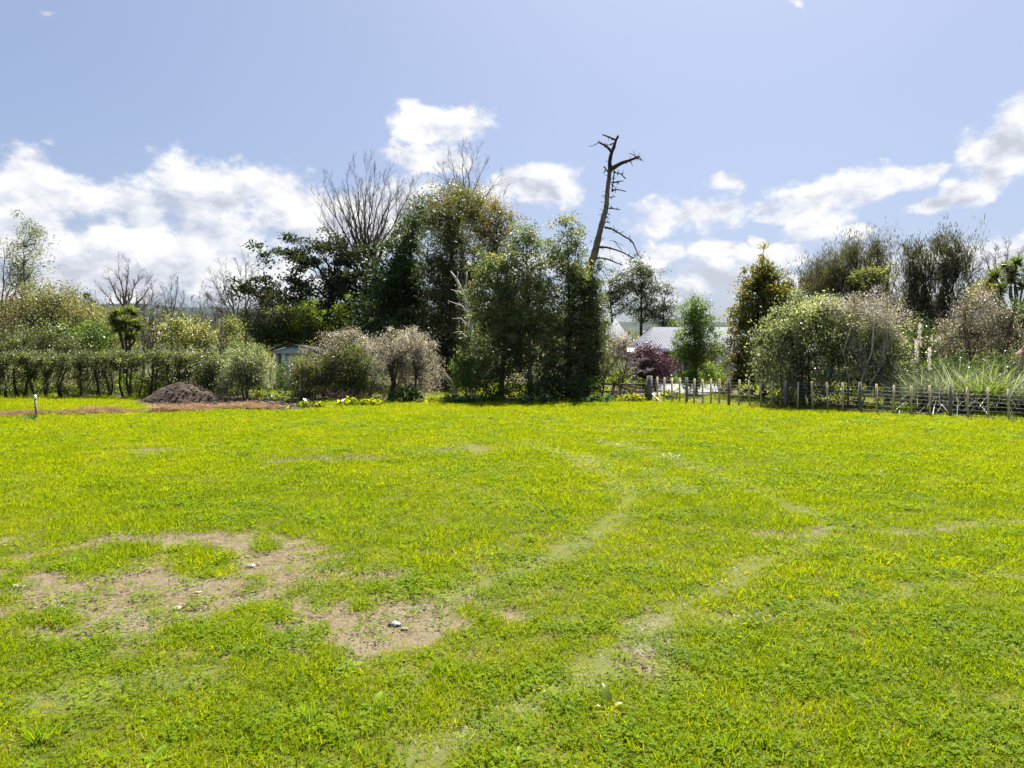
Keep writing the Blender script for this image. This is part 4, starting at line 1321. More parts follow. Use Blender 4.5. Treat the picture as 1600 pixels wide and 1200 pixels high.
BT('bare_tree', 'thin bare sapling leaning beside the ivy at the lawn edge', 'tree', 31, [(940, 624), (945, 590)],
   [(952, 560, 1), (938, 550, .9), (965, 555, .9), (930, 575, .8)], .05, 'bark', 'bark_twig', 'leafless winter trees', nchild=(1, 1, 1, 1), uptrop=.03)
FT('yellow_bush', 'pale yellow-green bush behind the old timber rails', 'bush', 34, 965, [(962, 585, 16, 16), (980, 598, 14, 10), (950, 600, 14, 12)], L['bright'], leaf=(.09, .045), lai=1.3, clump=.24, stems=3, trunk_r=.04, tone=.2)
FT('redleaf_shrub', 'reddish leafless-looking shrub against the brick turret', 'shrub', 40, 958, [(960, 545, 22, 14), (950, 555, 16, 12), (975, 540, 12, 12)], L['pinkbrown'], leaf=(.09, .045), lai=1.2, clump=.3, stems=3, trunk_r=.06, tone=.1)
FT('garden_tree', 'neat oval green tree standing before the house roof', 'tree', 34.5, 1087,
   [(1088, 475, 9, 11), (1087, 492, 20, 16), (1088, 515, 29, 20), (1088, 540, 30, 20), (1082, 562, 24, 20), (1078, 590, 16, 22)], L['green'], 'bark', (.10, .045), 3.4, .25, trunk_r=.11, limbs=40, tone=.14, voids=.35)
FT('garden_bush', 'small yellowish bush between the garden tree and golden conifer', 'bush', 36, 1118, [(1112, 578, 16, 16), (1125, 590, 16, 14), (1105, 595, 14, 10)], L['bright'], leaf=(.09, .045), lai=1.9, clump=.24, stems=3, trunk_r=.04)
FT('golden_conifer', 'ragged pyramidal conifer with golden-brown tips', 'tree', 32.0, 1192,
   [(1193, 400, 6, 10), (1192, 416, 13, 12), (1194, 432, 24, 14), (1182, 448, 28, 14), (1210, 448, 30, 16), (1195, 470, 44, 18), (1218, 478, 32, 18), (1175, 492, 38, 20), (1208, 508, 44, 24), (1178, 532, 46, 26), (1164, 562, 40, 26), (1195, 575, 48, 26), (1165, 592, 36, 18)],
   L['totara'], 'bark_dark', (.10, .042), 3.0, .24, .75, .1, trunk_r=.16, limbs=60, edge=.5, tone=.08, voids=.0, shoots=.05)
FT('silver_shrub', 'big rounded silver-green shrub sparkling behind the wire fence', 'shrub', 27.4, 1262,
   [(1262, 488, 30, 16), (1240, 480, 9, 12), (1285, 478, 14, 12), (1212, 512, 12, 16), (1235, 512, 34, 22), (1220, 540, 34, 30), (1290, 505, 44, 28), (1255, 545, 54, 38), (1205, 585, 28, 26), (1310, 555, 46, 44), (1290, 600, 70, 26), (1240, 600, 40, 26)], L['silver'], 'bark_dark', (.085, .036), 2.2, .30, .9, .3, trunk_r=.14, stems=5, limbs=50, tone=.08, voids=.3)
FT('blossom_shrub', 'tall shrub with pale pinkish-white top and forked grey stems behind the fence', 'shrub', 26.9, 1335,
   [(1325, 482, 34, 16), (1362, 478, 28, 18), (1392, 498, 20, 20), (1350, 505, 44, 18), (1385, 528, 22, 22), (1295, 478, 24, 12)], L['blossom'], 'deadwood_grey', (.065, .030), 1.15, .24, .9, .15, trunk_r=.05, limbs=70,
   trunks=[([(1325, 640), (1322, 590), (1310, 550), (1318, 510)], .04, .018), ([(1338, 640), (1340, 590), (1348, 550), (1345, 500)], .045, .018), ([(1344, 640), (1362, 595), (1378, 570), (1380, 520)], .045, .018), ([(1360, 600), (1340, 560), (1330, 540)], .025, .012)], tone=-.08)
FT('green_shrub', 'dark green shrub below the blossom, right of its grey stems', 'shrub', 27.6, 1385, [(1385, 555, 26, 40), (1365, 590, 36, 30), (1405, 600, 22, 26), (1345, 560, 30, 36), (1370, 525, 30, 26), (1330, 520, 30, 24)], L['silver'], leaf=(.075, .036), lai=2.3, clump=.24, stems=4, trunk_r=.1)
FT('brush_tree', 'grey-brown fine-leaved tree with wispy upright top behind the blossom shrub', 'tree', 37.5, 1345,
   [(1325, 415, 22, 12), (1350, 402, 16, 12), (1372, 410, 16, 12), (1300, 432, 22, 14), (1378, 434, 16, 14), (1345, 440, 40, 16), (1280, 445, 22, 14), (1310, 455, 40, 14), (1360, 462, 30, 16), (1325, 475, 46, 16)], L['kanuka'], 'bark_dark', (.22, .026), 2.9, .26, 1.0, 1.0, trunk_r=.12, stems=4, limbs=90, out=.2, brush=1.0)
FT('brush_tree', 'tallest dark wispy fine-leaved tree with many stems at the right', 'tree', 34, 1452,
   [(1468, 398, 18, 12), (1440, 410, 14, 12), (1420, 402, 9, 10), (1492, 408, 16, 14), (1505, 430, 14, 14), (1455, 432, 26, 16), (1485, 445, 24, 16), (1430, 445, 20, 16), (1440, 478, 30, 20), (1475, 490, 34, 22), (1502, 480, 22, 20), (1420, 505, 26, 24), (1455, 520, 40, 22)],
   L['kanuka'], 'bark_dark', (.20, .026), 2.7, .26, 1.0, 1.0, trunk_r=.18, stems=8, limbs=120, out=.2, tone=-.16, brush=.9)
FT('brush_tree', 'small wispy grey tree just right of the golden conifer top', 'tree', 40, 1262, [(1258, 448, 16, 12), (1278, 455, 22, 12), (1265, 475, 30, 16)], L['kanuka'], 'bark_dark', (.22, .026), 2.7, .28, 1.0, 1.0, trunk_r=.1, stems=3, limbs=40, brush=1.0)
FT('yellow_bush', 'yellow-leaved branch bush low in front of the wispy grey-brown tree', 'bush', 35.5, 1355, [(1345, 432, 18, 8), (1372, 424, 16, 8), (1385, 436, 12, 7)], L['variegated'], 'bark_dark', (.10, .05), 1.5, .25, trunk_r=.07, limbs=24)
FT('pinkbrown_shrub', 'sprawling shrub with shiny pinkish-brown leaves at the right', 'shrub', 28.2, 1525, [(1512, 482, 18, 14), (1536, 470, 14, 14), (1562, 496, 20, 16), (1496, 512, 24, 16), (1532, 518, 36, 18), (1478, 536, 20, 14), (1562, 532, 30, 18), (1515, 548, 40, 16)], L['pinkbrown'], 'bark_dark', (.075, .036), 1.9, .30, trunk_r=.1, stems=5, limbs=50)
FT('dark_shrub', 'dark undergrowth bush directly behind the tussock grasses', 'bush', 26.2, 1500, [(1470, 590, 40, 28), (1520, 585, 44, 30), (1570, 590, 40, 28), (1430, 605, 26, 24)], L['ivy'], leaf=(.08, .04), lai=1.9, clump=.25, stems=4, trunk_r=.08, tone=-.1)
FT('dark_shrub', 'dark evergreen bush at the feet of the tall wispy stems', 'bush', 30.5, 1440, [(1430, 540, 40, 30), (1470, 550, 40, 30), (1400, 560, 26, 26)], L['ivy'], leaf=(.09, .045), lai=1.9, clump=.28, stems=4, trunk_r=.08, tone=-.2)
FT('dark_shrub', 'dark green shrub beneath the right-hand cabbage tree', 'shrub', 29.5, 1588, [(1590, 510, 22, 24), (1605, 490, 22, 24), (1580, 530, 18, 16)], L['ivy'], leaf=(.08, .04), lai=2.4, clump=.25, stems=3, trunk_r=.08)
FT('olive_shrub', 'yellowish feathery shrub between the tall wispy tree and cabbage tree', 'shrub', 31, 1528, [(1530, 470, 20, 20), (1545, 480, 16, 16)], L['olive'], leaf=(.09, .04), lai=1.6, clump=.3, stems=3, trunk_r=.07)
BT('bare_tree', 'wispy bare twigs behind the cabbage tree at the right edge', 'tree', 36, [(1560, 600), (1562, 470)], [(1540, 400, 1), (1555, 395, 1), (1575, 392, 1), (1590, 400, .95), (1530, 420, .9)], .08, 'bark', 'bark_twig', 'leafless winter trees', nchild=(1, 1.5, 1.5, 1), uptrop=.04)
cabbage_tree('many-headed cabbage tree with spiky leaves at the right edge', 31.5, 1592, [(1556, 432, 0), (1572, 418, .4), (1590, 412, -.3), (1606, 428, .2), (1562, 452, -.5), (1580, 440, .5), (1598, 450, -.4), (1618, 415, 0), (1545, 446, .2), (1608, 440, .5), (1585, 428, .2)], (1590, 515), .58, 170, .10)


# --- tussocks of toetoe along the fence
def tussock(label, px, Y, h, n, mat, spread=.9, plumes=(), name='tussock_grass', w=.022):
    base = np.array([(px - 800) / F * Y, Y, 0])
    T = empty(name, base, label, 'grass clump', 'tussock grasses behind the fence')
    n = int(n * 1.6)
    a = rng.random(n) * 6.28
    r = .28 * np.sqrt(rng.random(n))
    b = base + np.stack([r * np.cos(a), r * np.sin(a), np.zeros(n)], 1)
    d = np.stack([np.cos(a) * spread * rng.random(n), np.sin(a) * spread * rng.random(n), np.ones(n)], 1)
    V, Q, Tt, m = strips(b, d, 1.35 * h * rng.uniform(.6, 1.25, n), w * rng.uniform(.7, 1.4, n), rng.uniform(.25, .85, n), 5)
    mesh('leaf_blades', V, [Q, Tt], mat, T, attrs={'rnd': ('FLOAT', np.repeat(rng.random(n), m))})
    for x, y in plumes:
        top = at(x, y, Y)
        Geo().tube(curve_pts(base + [0, 0, .2], top - [0, 0, .35], .02, 6, 0), .012, 5).build('stem', M['bark_pale'], T)
        k = 260
        tt = rng.random(k)
        c = top - np.outer(1 - tt, [0, 0, .8]) + rng.normal(size=(k, 3)) * .022
        leaves(c, rng.normal(size=(k, 3)) * [.5, .5, .3] + [.15, 0, 1], np.full(k, .10), np.full(k, .014), rng.random(k), 'plume', L['plume'], T)


tussock('silvery tussock grass with tall cream plumes behind the fence', 1436, 25.0, 1.7, 700, L['tussock'], .9, ((1437, 508), (1432, 533), (1452, 545)))
tussock('silvery arching tussock beside the plumed one', 1470, 24.6, 1.75, 750, L['tussock'])
tussock('large shaggy silvery tussock left of the bright strap-leaved clump', 1502, 24.3, 1.95, 850, L['tussock'])
tussock('bright green upright strap-leaved clump behind the fence near the right edge', 1535, 23.4, 1.75, 300, L['flax'], .5, name='strap_leaf_clump', w=.045)
tussock('shaggy silvery tussock right of the bright strap-leaved clump', 1566, 23.4, 1.8, 850, L['tussock'])
tussock('shaggy tussock cut by the right picture edge', 1603, 23.2, 1.7, 800, L['tussock'])
tussock('low bright weed tussock at the foot of the fence', 1408, 24.3, .5, 200, L['flax'], .9, w=.03)


# --- broad-leaved low plants along the lawn edge
def low_plant(label, px, py, w, h, mat, n=90, leaf=.19, group='low leafy plants along the back edge', name='leafy_plant'):
    g = gnd(px, py)
    Y = g[1]
    T = empty(name, g, label, 'plant', group)
    k = Y / F
    n1 = n
    a = rng.random(n1) * 6.28
    r = np.sqrt(rng.random(n1))
    z = h * k * (1 - .6 * r * r) * rng.uniform(.4, 1.1, n1)
    tip = g + np.stack([r * np.cos(a) * w * k, r * np.sin(a) * w * k * .6, z], 1)
    d = np.stack([np.cos(a), np.sin(a), rng.normal(size=n1) * .5 + .1], 1)
    leaves(tip, d, leaf * rng.uniform(.7, 1.2, n1), leaf * .6 * rng.uniform(.7, 1.2, n1), np.clip(.45 + rng.normal(size=n1) * .3, 0, 1), 'leaf_cluster', mat, T)
    st = np.tile(g, (n1, 1)) + np.stack([r * np.cos(a) * w * k * .5, r * np.sin(a) * w * k * .3, np.full(n1, -.03)], 1)
    Geo().segs(st, tip, np.full(n1, .006), np.full(n1, .004), 3).build('stalks', mat, T)


low_plant('yellow-green broad-leaved plant at the end of the dug soil', 487, 637, 20, 10, L['arum'], 120)
low_plant('tiny yellow-green plant on the dug soil edge', 405, 639, 8, 5, L['arum'], 40, .13)
low_plant('small yellow-green plant just left of the broad-leaved one', 440, 638, 9, 4, L['arum'], 40, .14)
low_plant('widest yellow-green broad-leaved clump on the lawn edge', 562, 634, 32, 12, L['arum'], 200)
low_plant('yellow-green clump trailing left of the dark leafy plant', 690, 630, 26, 8, L['arum'], 130)
low_plant('bluish-green leafy plant below the weeping shrub', 633, 629, 22, 24, L['bluegreen'], 160, .26)
low_plant('dark green broad-leaved plant left of the central clump', 722, 631, 26, 14, L['bluegreen'], 150, .22)
low_plant('dark green broad-leaved plant beneath the central trees', 840, 631, 24, 12, L['bluegreen'], 120, .22)
low_plant('small yellow-leaved plant before the dead trunk', 878, 630, 10, 7, L['arum'], 50, .2)
low_plant('yellow-green clump before the old timber rails', 987, 628, 20, 11, L['arum'], 130)
low_plant('leafy plant just behind the fence near the strainer post', 1050, 624, 18, 14, L['arum'], 110)
low_plant('climbing yellow-green plant on the fence left of the golden conifer', 1132, 620, 9, 22, L['arum'], 80, .16)
low_plant('green plant beside the dark bush right of the dirt mound', 425, 626, 18, 9, L['bright'], 90, .16)
low_plant('leafy plant in the weeds below the bush at the foot of the central clump', 760, 626, 18, 9, L['bright'], 90, .16)
low_plant('green weed clump at the foot of the rails', 935, 629, 22, 12, L['bluegreen'], 90, .2)
low_plant('small yellow-flowered weed on the dead grass strip', 127, 646, 6, 12, L['arum'], 34, .1)
low_plant('dark green grass-like weed beside the white-capped stake', 45, 657, 10, 6, L['bluegreen'], 60, .12)


# ------------------------------------------------------------------ dirt mound
def mound():
    g = gnd(290, 627)
    Y = g[1]
    k = Y / F
    T = empty('dirt_mound', g, 'heap of dark brown soil standing before the hedge', 'mound')
    n, m = 72, 30
    th = np.linspace(0, 2 * math.pi, n, endpoint=False)
    rr = np.linspace(0, 1, m)
    A, Rr = np.meshgrid(th, rr)
    wob = 1 + .12 * np.sin(A * 2 + 1) + .08 * np.sin(A * 5 + 2)
    X = Rr * np.cos(A) * 56 * k * wob
    Yy = Rr * np.sin(A) * 1.25 * wob
    Z = 33 * k * (np.clip(1 - Rr ** 1.35, 0, 1)) * (1 - .15 * np.cos(A))
    Z = np.minimum(Z, 31 * k)
    Z += (fbm(X + 50, Yy + 50, .55, 4, 9) - .5) * .30 * (1 - Rr ** 4) + (fbm(X + 9, Yy, .12, 2, 19) - .5) * .09
    Z[-1] = -.05
    V = np.stack([X + g[0], Yy + g[1], Z], -1).reshape(-1, 3)
    i = (np.arange(m - 1)[:, None] * n + np.arange(n)[None])
    j = (np.arange(m - 1)[:, None] * n + (np.arange(n)[None] + 1) % n)
    mesh('soil_heap', V, np.stack([i, j, j + n, i + n], -1).reshape(-1, 4), M['soil'], T, smooth=False)
    # clods lying on and around the heap
    Gd = Geo()
    for _ in range(420):
        a, r = random.uniform(0, 6.28), math.sqrt(random.random()) * 1.25
        x, y = r * math.cos(a) * 56 * k, r * math.sin(a) * 1.25
        z = 31 * k * max(0, 1 - r ** 1.35)
        s = random.uniform(.02, .065)
        P = rng.normal(size=(6, 3))
        P = np.array([[1, 0, 0], [-1, 0, 0], [0, 1, 0], [0, -1, 0], [0, 0, 1], [0, 0, -1.]]) * s * rng.uniform(.6, 1.4, (6, 1)) + [g[0] + x, g[1] + y, z + s * .3]
        Gd.add(P, [[0, 2, 4], [2, 1, 4], [1, 3, 4], [3, 0, 4], [2, 0, 5], [1, 2, 5], [3, 1, 5], [0, 3, 5]])
    tag(Gd.build('clods', M['clod'], T), kind='stuff')
    Gd = Geo()
    for _ in range(900):
        u, v = random.gauss(350, 75), random.uniform(624, 643)
        q = gnd(u, v)
        if masks(np.array([q[0]]), np.array([q[1]]))['soil'][0] < .4:
            continue
        s = random.uniform(.02, .07)
        P = np.array([[1, 0, 0], [-1, 0, 0], [0, 1, 0], [0, -1, 0], [0, 0, 1], [0, 0, -1.]]) * s * rng.uniform(.6, 1.4, (6, 1)) + q + [0, 0, s * .3]
        Gd.add(P, [[0, 2, 4], [2, 1, 4], [1, 3, 4], [3, 0, 4], [2, 0, 5], [1, 2, 5], [3, 1, 5], [0, 3, 5]])
    tag(Gd.build('soil_clods', M['clod']), 'loose clods on the dug soil right of the mound', None, None, 'stuff')


mound()


def heap(name, label, cat, px, py, Y, rx, h, mat, seed):
    c = at(px, py, Y)
    c[2] = 0
    k = Y / F
    n, m = 40, 16
    A, Rr = np.meshgrid(np.linspace(0, 2 * math.pi, n, endpoint=False), np.linspace(0, 1, m))
    X, Yy = Rr * np.cos(A) * rx * k, Rr * np.sin(A) * rx * k * .8
    Z = h * np.clip(1 - Rr ** 1.8, 0, 1) + (fbm(X + 31, Yy + 7, .5, 4, seed) - .5) * h * .5 * (1 - Rr ** 4)
    Z[-1] = -.05
    i = (np.arange(m - 1)[:, None] * n + np.arange(n)[None])
    j = (np.arange(m - 1)[:, None] * n + (np.arange(n)[None] + 1) % n)
    o = mesh(name, np.stack([X + c[0], Yy + c[1], Z], -1).reshape(-1, 3), np.stack([i, j, j + n, i + n], -1).reshape(-1, 4), mat, origin=c)
    return tag(o, label, cat)


heap('earth_bank', 'pinkish bare earth bank at the right picture edge above the tussocks', 'bank', 1606, 560, 26.5, 44, 2.45, M['earth_face'], 3)
heap('covered_heap', 'rubble heap topped with grey-white slabs between weeping shrub and central clump', 'heap', 690, 590, 35, 26, 1.25, M['soil'], 5)


# ------------------------------------------------------------------ wire fence, rails, stake
def wire_fence():
    T = empty('wire_fence', gnd(1015, 627), 'post and seven-wire fence with timber battens along the right of the lawn', 'fence')
    px = [1027, 1038, 1050, 1062, 1073, 1085, 1098, 1111, 1124, 1139, 1155, 1171, 1189, 1206, 1227, 1247, 1269, 1293, 1317, 1344, 1370, 1396, 1424, 1453, 1485, 1512, 1544, 1576]
    px += [1612, 1650, 1692, 1738]
    thick = {1073, 1139, 1227, 1344, 1485, 1612}
    a, b = gnd(1015, 626.5), gnd(1576, 659)
    d = (b - a) / np.linalg.norm(b - a)
    rz = math.atan2(d[1], d[0])

    def on_line(x):      # where the sight line of column x meets the fence line
        u = (x - 800) / F
        t = (u * a[1] - a[0]) / (d[0] - u * d[1])
        return a + d * t
    ht = 1.05
    Geo().box(a + [0, 0, .50], (.22, .22, 1.2), rz, .96, .05).build('strainer_post', M['post_old'], T)['label'] = 'thick grey corner post'
    for x in px:
        p = on_line(x)
        tl = random.uniform(-.02, .02)
        if x in thick:
            hh = ht + random.uniform(.0, .06)
            Geo().box(p + [0, 0, hh / 2 - .1], (.105, .11, hh + .2), rz + tl * 3, .97, .03).build('post', M['post_old'], T)
        else:
            hh = ht + random.uniform(-.03, .03)
            Geo().bar(p + d * tl + [0, 0, .02], p - d * tl + [0, 0, hh], .05, .05).build('batten', M['post'], T)
    e = on_line(1738)
    nrm = np.array([-d[1], d[0], 0]) * .034
    for k in range(7):
        z = .14 + .80 * (k / 6.0) ** .92
        n = 60
        t = np.linspace(0, 1, n)[:, None]
        P = a + (e - a) * t + nrm * (-1)
        P[:, 2] = z + .006 * np.sin(t[:, 0] * 90 + k)
        Geo().tube(P, .0026, 5).build('wire', M['wire'], T)
    Geo().bar(a + [.08, -.12, .30], gnd(1034, 631) + [0, -.1, .03], .06, .06).build('stay', M['post'], T)


wire_fence()


def rail_fence():
    Y = 30.6
    T = empty('rail_fence', ((985 - 800) / F * Y, Y, 0), 'old dark timber rails and leaning post joined to the corner post', 'fence')
    p = lambda x, y, dy=0: at(x, y, Y + dy)
    b = p(955, 628)
    b[2] = -.1
    Geo().bar(b, p(960, 597), .13, .12).build('post', M['rail_old'], T)
    b = p(1010, 628)
    b[2] = -.1
    Geo().bar(b, p(1010, 597), .12, .12).build('post', M['rail_old'], T)
    Geo().bar(p(938, 600, .3), p(1008, 601), .05, .085).build('rail', M['rail_old'], T)
    Geo().bar(p(958, 598, -.1), p(1008, 608, -.06), .04, .07).build('rail', M['rail_old'], T)
    Geo().bar(p(936, 612, .3), p(1009, 613, .1), .05, .085).build('rail', M['rail_old'], T)
    Geo().bar(p(960, 597, -.1), p(985, 612, -.12), .04, .06).build('brace', M['rail_old'], T)


rail_fence()
FT('brush_pile', 'tangle of dead brown twigs heaped against the old rails', 'brush', 30.1, 972, [(972, 617, 20, 8), (990, 615, 14, 8)], L['litter'], 'bark_dark', leaf=(.12, .02), lai=2.2, clump=.2, trunk_r=.02, stems=1, limbs=40, trunk_top=.4)
FT('brush_pile', 'reddish dead foliage lying behind the fence below the grey stems', 'brush', 25.4, 1312, [(1312, 635, 12, 12), (1320, 642, 10, 6)], L['redleaf'], 'bark_dark', leaf=(.09, .03), lai=2.0, clump=.16, trunk_r=.02, stems=1, limbs=20, trunk_top=.4)
FT('brush_pile', 'tangle of dead grey-brown twigs behind the fence among the tussocks', 'brush', 24.0, 1460, [(1465, 625, 18, 16), (1450, 640, 16, 10)], L['litter'], 'bark_dark', leaf=(.13, .02), lai=1.8, clump=.2, trunk_r=.02, stems=1, limbs=50, trunk_top=.5, tone=.2)
FT('fern_weeds', 'low dark weeds filling the foot of the fence under the silver shrub', 'weeds', 26.3, 1270, [(1240, 630, 34, 10), (1290, 634, 40, 10), (1340, 640, 34, 9)], L['ivy'], leaf=(.07, .035), lai=1.5, clump=.18, trunk_r=.02, stems=1, limbs=20, trunk_top=.3, tone=-.2)

g = gnd(57, 652)
T = empty('survey_stake', g, 'grey survey stake with a white top in the dead grass at left', 'stake')
k = g[1] / F
Geo().bar(g + [0, 0, -.1], g + [-2.2 * k, 0, 28 * k], .055, .04).build('stake', M['stake'], T)
Geo().bar(g + [-2.2 * k, 0, 27.6 * k], g + [-2.7 * k, 0, 35 * k], .07, .055).build('white_cap', M['stake_cap'], T)


# ------------------------------------------------------------------ house, shed, driveway
def poly(name, pts, mat, parent, th=None):
    return mesh(name, np.array(pts), np.array([list(range(len(pts)))]), mat, parent)


def house():
    Y = 47.0
    X = lambda px, y=Y: (px - 800) / F * y
    T = empty('brick_house', (X(1060), Y, 0), 'single-storey brick house with pale metal hip roof behind the garden', 'house')
    x0, x1 = X(1046), X(1290)
    ev = H + (HY - 548) / F * Y
    # walls
    Geo().box(((x0 + x1) / 2, Y + 4, ev / 2 - .1), (x1 - x0, 8, ev + .2)).build('wall', M['brick'], T)
    Geo().box(((X(1118) + X(1290)) / 2, Y - .03, ev / 2), (X(1290) - X(1118), .05, ev - .02)).build('wall', M['white'], T)['label'] = 'white front wall at the right'
    # hip roof
    rz_ = H + (HY - 511) / F * (Y + 4.2)
    ex0, ex1, ey0, ey1, ez = x0 - 1.75, x1 + .6, Y - .6, Y + 9.0, ev + .12
    r0, r1 = (X(1021, Y + 4.2), Y + 4.2, rz_), (x1 - 4, Y + 4.2, rz_)
    V = [(ex0, ey0, ez), (ex1, ey0, ez), (ex1, ey1, ez), (ex0, ey1, ez), r0, r1]
    rf = mesh('roof', np.array(V), [np.array([[0, 1, 5, 4], [2, 3, 4, 5]]), np.array([[1, 2, 5], [3, 0, 4]])], M['roof_x'], T)
    Geo().bar(r0, r1, .22, .12).build('ridge_cap', M['roof_x'], rf)
    Geo().tube([V[0], r0], .07, 6).build('hip_cap', M['roof_x'], rf)
    # gutter, fascia and soffit
    Geo().bar((ex0, ey0 - .05, ez - .06), (ex1, ey0 - .05, ez - .06), .12, .2).build('gutter', M['white'], T)
    Geo().bar((ex0, ey0, ez - .12), (ex0, ey1, ez - .12), .1, .2).build('gutter', M['white'], T)
    Geo().box(((ex0 + ex1) / 2, (ey0 + ey1) / 2, ez - .16), (ex1 - ex0 - .2, ey1 - ey0 - .2, .04)).build('soffit', M['white'], T)
    # windows in the white wall and a downpipe
    for a, b, t_, u in ((1124, 1136, 551, 572), (1150, 1170, 551, 572)):
        ax, bx = X(a), X(b)
        zt, zb = H + (HY - t_) / F * Y - .12, H + (HY - u) / F * Y
        w = Geo()
        w.box(((ax + bx) / 2, Y - .08, zt), (bx - ax + .1, .08, .07)).box(((ax + bx) / 2, Y - .08, zb), (bx - ax + .1, .08, .07))
        for q in (ax, (ax + bx) / 2, bx):
            w.box((q, Y - .08, (zt + zb) / 2), (.06, .076, zt - zb - .07))
        wo = w.build('window', M['white'], T)
        Geo().box(((ax + bx) / 2, Y - .07, (zt + zb) / 2), (bx - ax, .03, zt - zb)).build('pane', M['glass'], wo)
    Geo().tube([(X(1066), Y - .12, -.02), (X(1066), Y - .12, ev - .05)], .06, 8).build('downpipe', M['white'], T)
    # garage door beside the brick wall
    gd = Geo()
    for q in range(5):
        gd.box((X(1056.5), Y - .03, .2 + q * .42), (X(1064) - X(1049), .04, .40))
    # turret with pyramid roof at the left
    Yt = 49.0
    a, b = X(948, Yt), X(980, Yt)
    zt = H + (HY - 529) / F * Yt
    Geo().box(((a + b) / 2, Yt + .75, zt / 2 - .1), (b - a, 1.5, zt + .2)).build('turret_wall', M['brick'], T)
    cx, cy, hw, hd = (a + b) / 2, Yt + .75, (b - a) / 2 + .2, .95
    za = H + (HY - 498) / F * (Yt + .75)
    V = [(cx - hw, cy - hd, zt), (cx + hw, cy - hd, zt), (cx + hw, cy + hd, zt), (cx - hw, cy + hd, zt), (cx, cy, za)]
    mesh('turret_roof', np.array(V), [np.array([[0, 1, 4], [1, 2, 4], [2, 3, 4], [3, 0, 4]])], M['roof_x'], T)
    Geo().box((cx, cy, zt - .06), (2 * hw, 2 * hd, .11)).build('turret_eave', M['white'], T)
    # low link between turret and main roof
    Geo().box(((b + x0) / 2, Yt + 1.2, .95), (x0 - b - .02, 1.0, 2.1)).build('link_wall', M['brick'], T)
    mesh('link_roof', np.array([(b + .01, Yt + .3, 2.12), (ex0 + .3, Yt + .3, 2.12), (ex0 + .3, Yt + 2.0, 2.4), (b + .01, Yt + 2.0, 2.4)]), np.array([[0, 1, 2, 3]]), M['white'], T)


house()


def shed():
    Y = 39.0
    X = lambda px: (px - 800) / F * Y
    Z = lambda py: H - (py - HY) / F * Y
    T = empty('garden_shed', (X(458), Y, 0), 'small garden shed with pale blue gable and dark open front', 'shed')
    xl, xr, xa = X(421), X(495), X(457)
    ze, za = Z(551), Z(540)
    Dp = 3.0
    for x in (X(431.5), X(486)):
        Geo().box((x, Y + Dp / 2, ze / 2), (.1, Dp - .1, ze)).build('wall', M['white'], T)
    Geo().box(((X(431) + X(486)) / 2, Y + Dp - .1, ze / 2), (X(486) - X(431) - .14, .08, ze)).build('back_wall', M['dark'], T)
    Geo().box(((X(440) + X(486)) / 2, Y + .05, ze / 2), (X(486) - X(440) - .12, .06, ze - .01)).build('front_wall', M['fascia'], T)
    # gable panel
    g_ = mesh('gable', np.array([(xl, Y - .12, ze - .06), (xr, Y - .12, ze - .06), (xr, Y - .12, ze + .06), (xa, Y - .12, za), (xl, Y - .12, ze + .06),
                                 (xl, Y - .06, ze - .06), (xr, Y - .06, ze - .06), (xr, Y - .06, ze + .06), (xa, Y - .06, za), (xl, Y - .06, ze + .06)]),
              [np.array([[0, 1, 2, 3, 4], [9, 8, 7, 6, 5]]), np.array([[0, 5, 6, 1], [1, 6, 7, 2], [2, 7, 8, 3], [3, 8, 9, 4], [4, 9, 5, 0]])], M['fascia'], T)
    for s, xe in ((-1, xl), (1, xr)):
        a, b = np.array((xa, Y, za + .06)), np.array((xe + s * .12, Y, ze + .10))
        P = [a + [0, -.25, 0], b + [0, -.25, 0], b + [0, Dp + .1, 0], a + [0, Dp + .1, 0]]
        P = np.array(P + [p - np.array([0, 0, .06]) for p in P])
        mesh('roof_sheet', P, np.array([[0, 1, 2, 3], [7, 6, 5, 4], [0, 4, 5, 1], [1, 5, 6, 2], [2, 6, 7, 3], [3, 7, 4, 0]]), M['dark'], T)
    wx0, wx1, wz0, wz1 = X(440), X(446), Z(569), Z(552.5)
    wo = Geo().box(((wx0 + wx1) / 2, Y - .01, (wz0 + wz1) / 2), (wx1 - wx0, .05, wz1 - wz0)).build('door_frame', M['white'], T)
    Geo().box(((wx0 + wx1) / 2, Y - .04, (wz0 + wz1) / 2), (wx1 - wx0 - .12, .03, wz1 - wz0 - .12)).build('pane', M['fascia'], wo)
    Geo().box((X(453), Y - .01, ze / 2), (.09, .05, ze - .05)).build('post', M['white'], T)


shed()

dv = np.array([[6.1, 33.6, .012], [9.4, 33.6, .012], [13.5, 41.0, .012], [14.5, 46.3, .012], [7.8, 46.3, .012], [6.4, 40, .012]])
tag(mesh('driveway', dv, np.array([[0, 1, 2, 3, 4, 5]]), M['concrete']), 'pale concrete drive in front of the house', None, None, 'structure')


